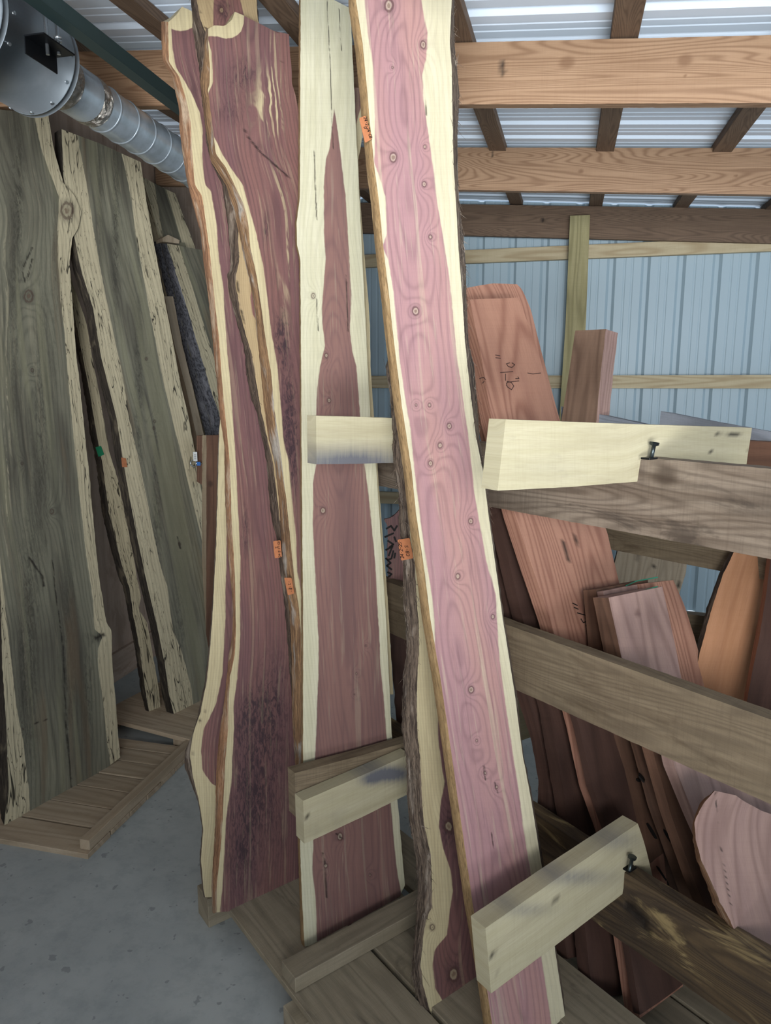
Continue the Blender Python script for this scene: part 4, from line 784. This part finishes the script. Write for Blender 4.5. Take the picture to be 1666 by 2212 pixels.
L2 = slab('poplar_slab', lplane(400, 1530, .065, (.3, .95), .13), [(133, 279), (137, 383), (150, 450), (161, 514), (175, 584), (202, 668), (218, 769), (235, 836), (252, 903), (262, 971), (279, 1071), (292, 1139), (313, 1240), (323, 1284), (339, 1351), (356, 1435), (366, 1503), (376, 1543)],
    [(303, 345), (316, 430), (331, 517), (350, 618), (373, 735), (390, 830), (405, 890), (420, 971), (434, 1055), (460, 1200), (490, 1400), (500, 1490)], .05, POPLAR,
    'grey-green spalted poplar slab with pale streaked borders, second from the left', 'wood slab', bot=[(0, 1545), (1, 1492)], top=[(0, 279), (.5, 310), (1, 350)],
    HL=[(168, 296), (188, 403), (198, 470), (215, 571), (235, 672), (266, 819), (286, 937), (302, 1004), (326, 1122), (346, 1223), (361, 1267), (373, 1361), (393, 1408), (413, 1486), (417, 1530)], HR=[(262, 329), (286, 437), (292, 500), (303, 560), (316, 634), (336, 735), (356, 836), (376, 920), (397, 1004), (434, 1155), (480, 1400), (500, 1500)],
    edgeL=SPEDGE, edgename=('bark', 'bark'), knots=[(316, 775, 3), (334, 910, 3), (332, 925, 3), (388, 1175, 3)], cracks=[([(384, 1160), (390, 1185)], 1.6), ([(308, 530), (320, 600)], .6)], tone=[(250, 500, 8, 200, .8), (300, 850, 10, 250, .7), (340, 1100, 10, 250, .8), (390, 1300, 14, 150, .6), (215, 420, 8, 150, .5)], res=.006, ringw=.014, amp=1.6)
L3 = slab('poplar_slab', lplane(334, 1532, .065, (.42, .9), .14), [(150, 567), (161, 685), (178, 769), (195, 853), (208, 937), (222, 1004), (235, 1105), (255, 1189), (269, 1240), (279, 1267), (289, 1334), (302, 1402), (313, 1486), (323, 1543)],
    [(165, 634), (188, 702), (202, 786), (218, 870), (235, 971), (255, 1038), (269, 1105), (289, 1206), (304, 1291), (300, 1318), (318, 1345), (328, 1402), (343, 1486), (347, 1528)], .04, POPLAR,
    'narrow pale spalted slab edge standing in the dark gap between the two broad poplar slabs', 'wood slab', HL=[(400, 500), (600, 1600)], edgeL=SPEDGE, edgename=('bark', 'bark'), outL=[(143, 567), (152, 685), (168, 769), (183, 853), (195, 937), (208, 1004), (220, 1105), (240, 1189), (254, 1240), (266, 1267), (278, 1334), (292, 1402), (303, 1486), (315, 1540)], res=.008, bump_edge=.004, smooth=4, wob=1.5)
def xpl(x, k): return (np.array([x, 3.6, 1.0]), nrm((.965, -.26, k)))
L4 = slab('poplar_slab', xpl(-2.14, .10), [(309, 383), (345, 515), (420, 900), (440, 1200)], [(378, 418), (420, 530), (500, 900), (520, 1200)], .045, POPLAR,
    'far poplar slab showing only its top above the dark bark strips', 'wood slab', HL=[(331, 383), (352, 515), (440, 900)], HR=[(360, 410), (392, 520), (470, 900)], res=.015, ringw=.015)
L5 = slab('poplar_slab', xpl(-1.97, .14), [(360, 526), (380, 590), (400, 651), (434, 769), (450, 825), (471, 887), (500, 1000), (520, 1100)], [(436, 540), (470, 620), (520, 780), (560, 900), (600, 1050)], .05, POPLAR,
    'pale-streaked poplar slab with dark bark edge, right of the second slab', 'wood slab', HL=[(385, 526), (425, 651), (470, 800), (520, 1000)], edgeL=BARKB, edgename=('bark', 'bark'), outL=[(346, 521), (363, 590), (381, 651), (412, 769), (428, 825), (451, 900), (478, 1010), (500, 1110)], res=.009, ringw=.015, bump_edge=.005, wob=1.5, top=[(0, 526), (1, 540)])
L5b = slab('poplar_slab', xpl(-2.03, .14), [(346, 522), (363, 591), (381, 652), (412, 770), (428, 826), (451, 901), (478, 1011)], [(400, 524), (420, 591), (440, 652), (480, 826), (500, 901), (520, 1011)], .045, POPLAR,
    'slab directly behind the bark-edged one, visible only as a dark grey bark strip', 'wood slab', edgeL=BARKB, edgename=('bark', 'bark'), outL=[(331, 518), (339, 550), (363, 651), (390, 735), (413, 819), (434, 903), (462, 1005)], res=.012, bump_edge=.005, wob=1.5)
L6 = slab('plank', xpl(-1.99, .14), [(356, 640), (376, 740), (400, 830), (424, 937), (440, 1020)], [(374, 640), (392, 735), (415, 830), (440, 937), (456, 1020)], .03, PALE, 'thin tan board edge left of the dark grey bark strips', 'board', res=.02, smooth=4)
wb = slab('wood_block', xpl(-2.0, .14), [(351, 514), (352, 524)], [(388, 519), (387, 525)], .05, PALE, 'small pale wedge block lying on top of the bark-edged slab', 'block', top=[(0, 514), (.33, 507), (1, 519)], bot=[(0, 522), (1, 526)], res=.01, smooth=0, wob=.2)
lp2 = lplane(400, 1530, .065, (.3, .95), .13); lp3 = lplane(334, 1532, .065, (.42, .9), .14)
tagcard([(206, 966), (218, 963), (225, 982), (213, 987)], lp3, TAGG, 'small green tag on the narrow poplar edge in the dark gap', [], off=.006)
tagcard([(262, 988), (272, 990), (275, 1009), (264, 1009)], lp2, TAGO, 'small orange tag on the left edge of the second poplar slab', [], off=.003)

# left pallets
p1 = empty('plank_platform', (-1.9, 2.3, 0), 'low plank platform with a square edge rail, on the floor under the near poplar slab', 'pallet')
y = 1.915
for i, d in enumerate((.135, .12, .115, .10, .11, .10, .075)):
    wbox('plank', (-2.31, -1.527), (y, y+d-.007), (.0, .022), PALE, parent=p1, jitter=.004); y += d
wbox('edge_rail', (-1.568, -1.529), (1.93, 2.68), (.0225, .060), PALE, parent=p1)
p2 = empty('plank_platform', (-1.8, 2.9, 0), 'low pale board platform further back, under the second poplar slab', 'pallet')
box3('deck_board', (-2.1, 2.765, .045), (1.0, -.2, 0), (.09, .45, 0), (0, 0, .02), PALE, parent=p2)
for k in (.03, .45, .9): box3('batten', (-2.1+k, 2.775-k*.2, .0), (.09, .44, 0), (.06, -.012, 0), (0, 0, .043), PALE, parent=p2)

# upright with eye bolt at the far end of the rack
up = slab('upright_board', (W(-1.80, -.02, 0), nrm(-NN*.8+TT*.6)), [(446, 940), (446, 1200), (445, 1545)], [(473, 940), (470, 1200), (466, 1545)], .05, WALN, 'dark walnut upright board with an oval knot, at the far left end of the rack', 'board', edgeL=PALE, outL=[(437, 940), (436, 1200), (436, 1540)], edgename=('sawn_edge', 'sawn_edge'), bump_edge=0, knots=[(455, 1045, 6)], res=.01, smooth=3, bot=[(0, 1545), (1, 1550)])
ua = slab('wood_block', (W(-1.86, .03, 0), nrm(-NN*.8+TT*.6)), [(425, 941), (425, 1040)], [(437, 941), (437, 1048)], .04, WALN, 'short brown block screwed beside the top of the walnut upright', 'block', res=.02, smooth=0, wob=.2)
ub = slab('wood_block', (W(-1.86, .03, 0), nrm(-NN*.8+TT*.6)), [(424, 1238), (424, 1345)], [(435, 1237), (435, 1352)], .03, PALE, 'short pale block beside the lower half of the walnut upright', 'block', res=.02, smooth=0, wob=.2)
ePl = (W(-1.86, .03, 0)+nrm(-NN*.8+TT*.6)*.03, nrm(-NN*.8+TT*.6))
c = hit(np.array(418.), np.array(1001.), *ePl); sx = nrm(np.cross(ZZ, ePl[1])); sx = sx if sx@RT > 0 else -sx; rr = .0155
ring = [c+sx*(rr*math.cos(a)*1.1+.001)+ZZ*rr*math.sin(a) for a in np.linspace(.35, 2*math.pi-.35, 20)]
eb = empty('eye_bolt', c, 'bright zinc eye bolt with a white paper label hanging by the walnut upright', 'eye bolt')
tube('ring', ring, .0028, ZINC, eb, 8); tube('shank', [ring[0]*.5+ring[-1]*.5-sx*.004, c+sx*.05], .0035, ZINC, eb, 8)
q = [c+sx*.022-ZZ*.009+ePl[1]*.005, c+sx*.04-ZZ*.009+ePl[1]*.005]; box3('blue_sleeve', q[0], sx*.02, ZZ*.018, ePl[1]*.002, TAPEB, parent=eb)
box3('paper_label', c+sx*.004+ZZ*.012+ePl[1]*.005, ZZ*.045, sx*.022, ePl[1]*.001, TAGW, parent=eb)
for i in range(6): box3('barcode_line', c+sx*.009+ZZ*(.018+.005*i)+ePl[1]*.0062, sx*.012, ZZ*(.001+.001*(i % 2)), ePl[1]*.0004, INK, parent=eb)

# ================================================================ DUCT
def onx(x, y, X): return hit(np.array(float(x)), np.array(float(y)), np.array([X, 0, 0]), np.array([1., 0, 0]))
lo0, hi0 = onx(160, 254, -1.55), onx(160, 136, -1.55); lo1, hi1 = onx(418, 420, -1.55), onx(418, 312, -1.55)
a0 = (lo0+hi0)/2; a1 = (lo1+hi1)/2; dv = nrm(a1-a0); R0 = np.linalg.norm(hi0-lo0)/2*.86
duct = empty('air_duct', a0, 'round galvanised ventilation duct with spiral seams under the roof along the left wall', 'duct')
end = a0+dv*2.4
tube('spiral_pipe', [a0-dv*.05, end], R0, GALV, duct, 48, caps=False)
k = .04
while k < 2.6: tube('seam', [a0+dv*(k-.0025), a0+dv*k, a0+dv*(k+.0025)], [R0, R0+.0035, R0], GALV, duct, 48, caps=False); k += .105
tube('collar', [a0-dv*.10, a0+dv*.06], R0*1.05, GALV, duct, 48, caps=False)
tube('foil_tape', [a0+dv*.05, a0+dv*.075, a0+dv*.10], [R0*1.055, R0*1.07, R0*1.02], FOIL, duct, 48, caps=False)
tube('foil_tape', [a0-dv*.165, a0-dv*.13, a0-dv*.085, a0-dv*.05], [R0*1.75, R0*1.30, R0*1.12, R0*1.07], FOIL, duct, 48, caps=False)
tube('drum_rim', [a0-dv*.185, a0-dv*.165], R0*2.0, GALV2, duct, 64)
tube('drum', [a0-dv*.45, a0-dv*.18], R0*1.97, GALV2, duct, 64)
tube('drum_rim', [a0-dv*.46, a0-dv*.44], R0*2.0, GALV2, duct, 64)
tube('drum', [a0-dv*.84, a0-dv*.45], R0*1.95, GALV, duct, 64)
tube('foil_tape', [a0-dv*.80, a0-dv*.68], R0*1.965, FOIL, duct, 64)
rngs = [(a, t) for a in (.20, .42) for t in np.linspace(0, 2*math.pi, 12, endpoint=False)]
pa = nrm(np.cross(dv, ZZ)); pb = np.cross(pa, dv)
for a, t in rngs:
    d = pa*math.cos(t)+pb*math.sin(t); p = a0-dv*a+d*R0*1.965; tube('screw', [p, p+d*.004], .005, ZINC, duct, 6)
# strut channel with hangers
s0 = onx(60, 8, -1.3); s1 = onx(386, 250, -1.3); sd = nrm(s1-s0); sA = s0-sd*.6; sB = s1+sd*.02
st = empty('strut_channel', s0, 'dark green steel strut channel hanging beside the duct with threaded rods', 'strut')
side = nrm(np.cross(sd, ZZ)); upv = np.cross(side, sd)
for nm, oo, ey, ez in (('channel_web', 0, side*.041, upv*.003), ('channel_flange', 0, side*.003, upv*.041), ('channel_flange', 1, side*.003, upv*.041)):
    box3(nm, sA+(side*.038 if oo else 0), sd*np.linalg.norm(sB-sA), ey, ez, GREEN, parent=st, bev=.0005)
for x_ in (102, 126):
    p = onx(x_, 100, -1.34); tube('threaded_rod', [p-ZZ*.02, p+ZZ*.40], .005, ZINC, st, 8)
    for h in (.01, .085): tube('nut', [p+ZZ*h, p+ZZ*(h+.012)], .011, ZINC, st, 6)
bc = onx(108, 100, -1.34)
br_ = box3('bracket', bc-sd*.06-side*.03, sd*.12, side*.06, upv*.004, BLACKM, parent=st); box3('bracket_flange', bc-sd*.06-side*.03-upv*.04, sd*.12, side*.004, upv*.04, BLACKM, parent=st)

bpy.context.view_layer.update()
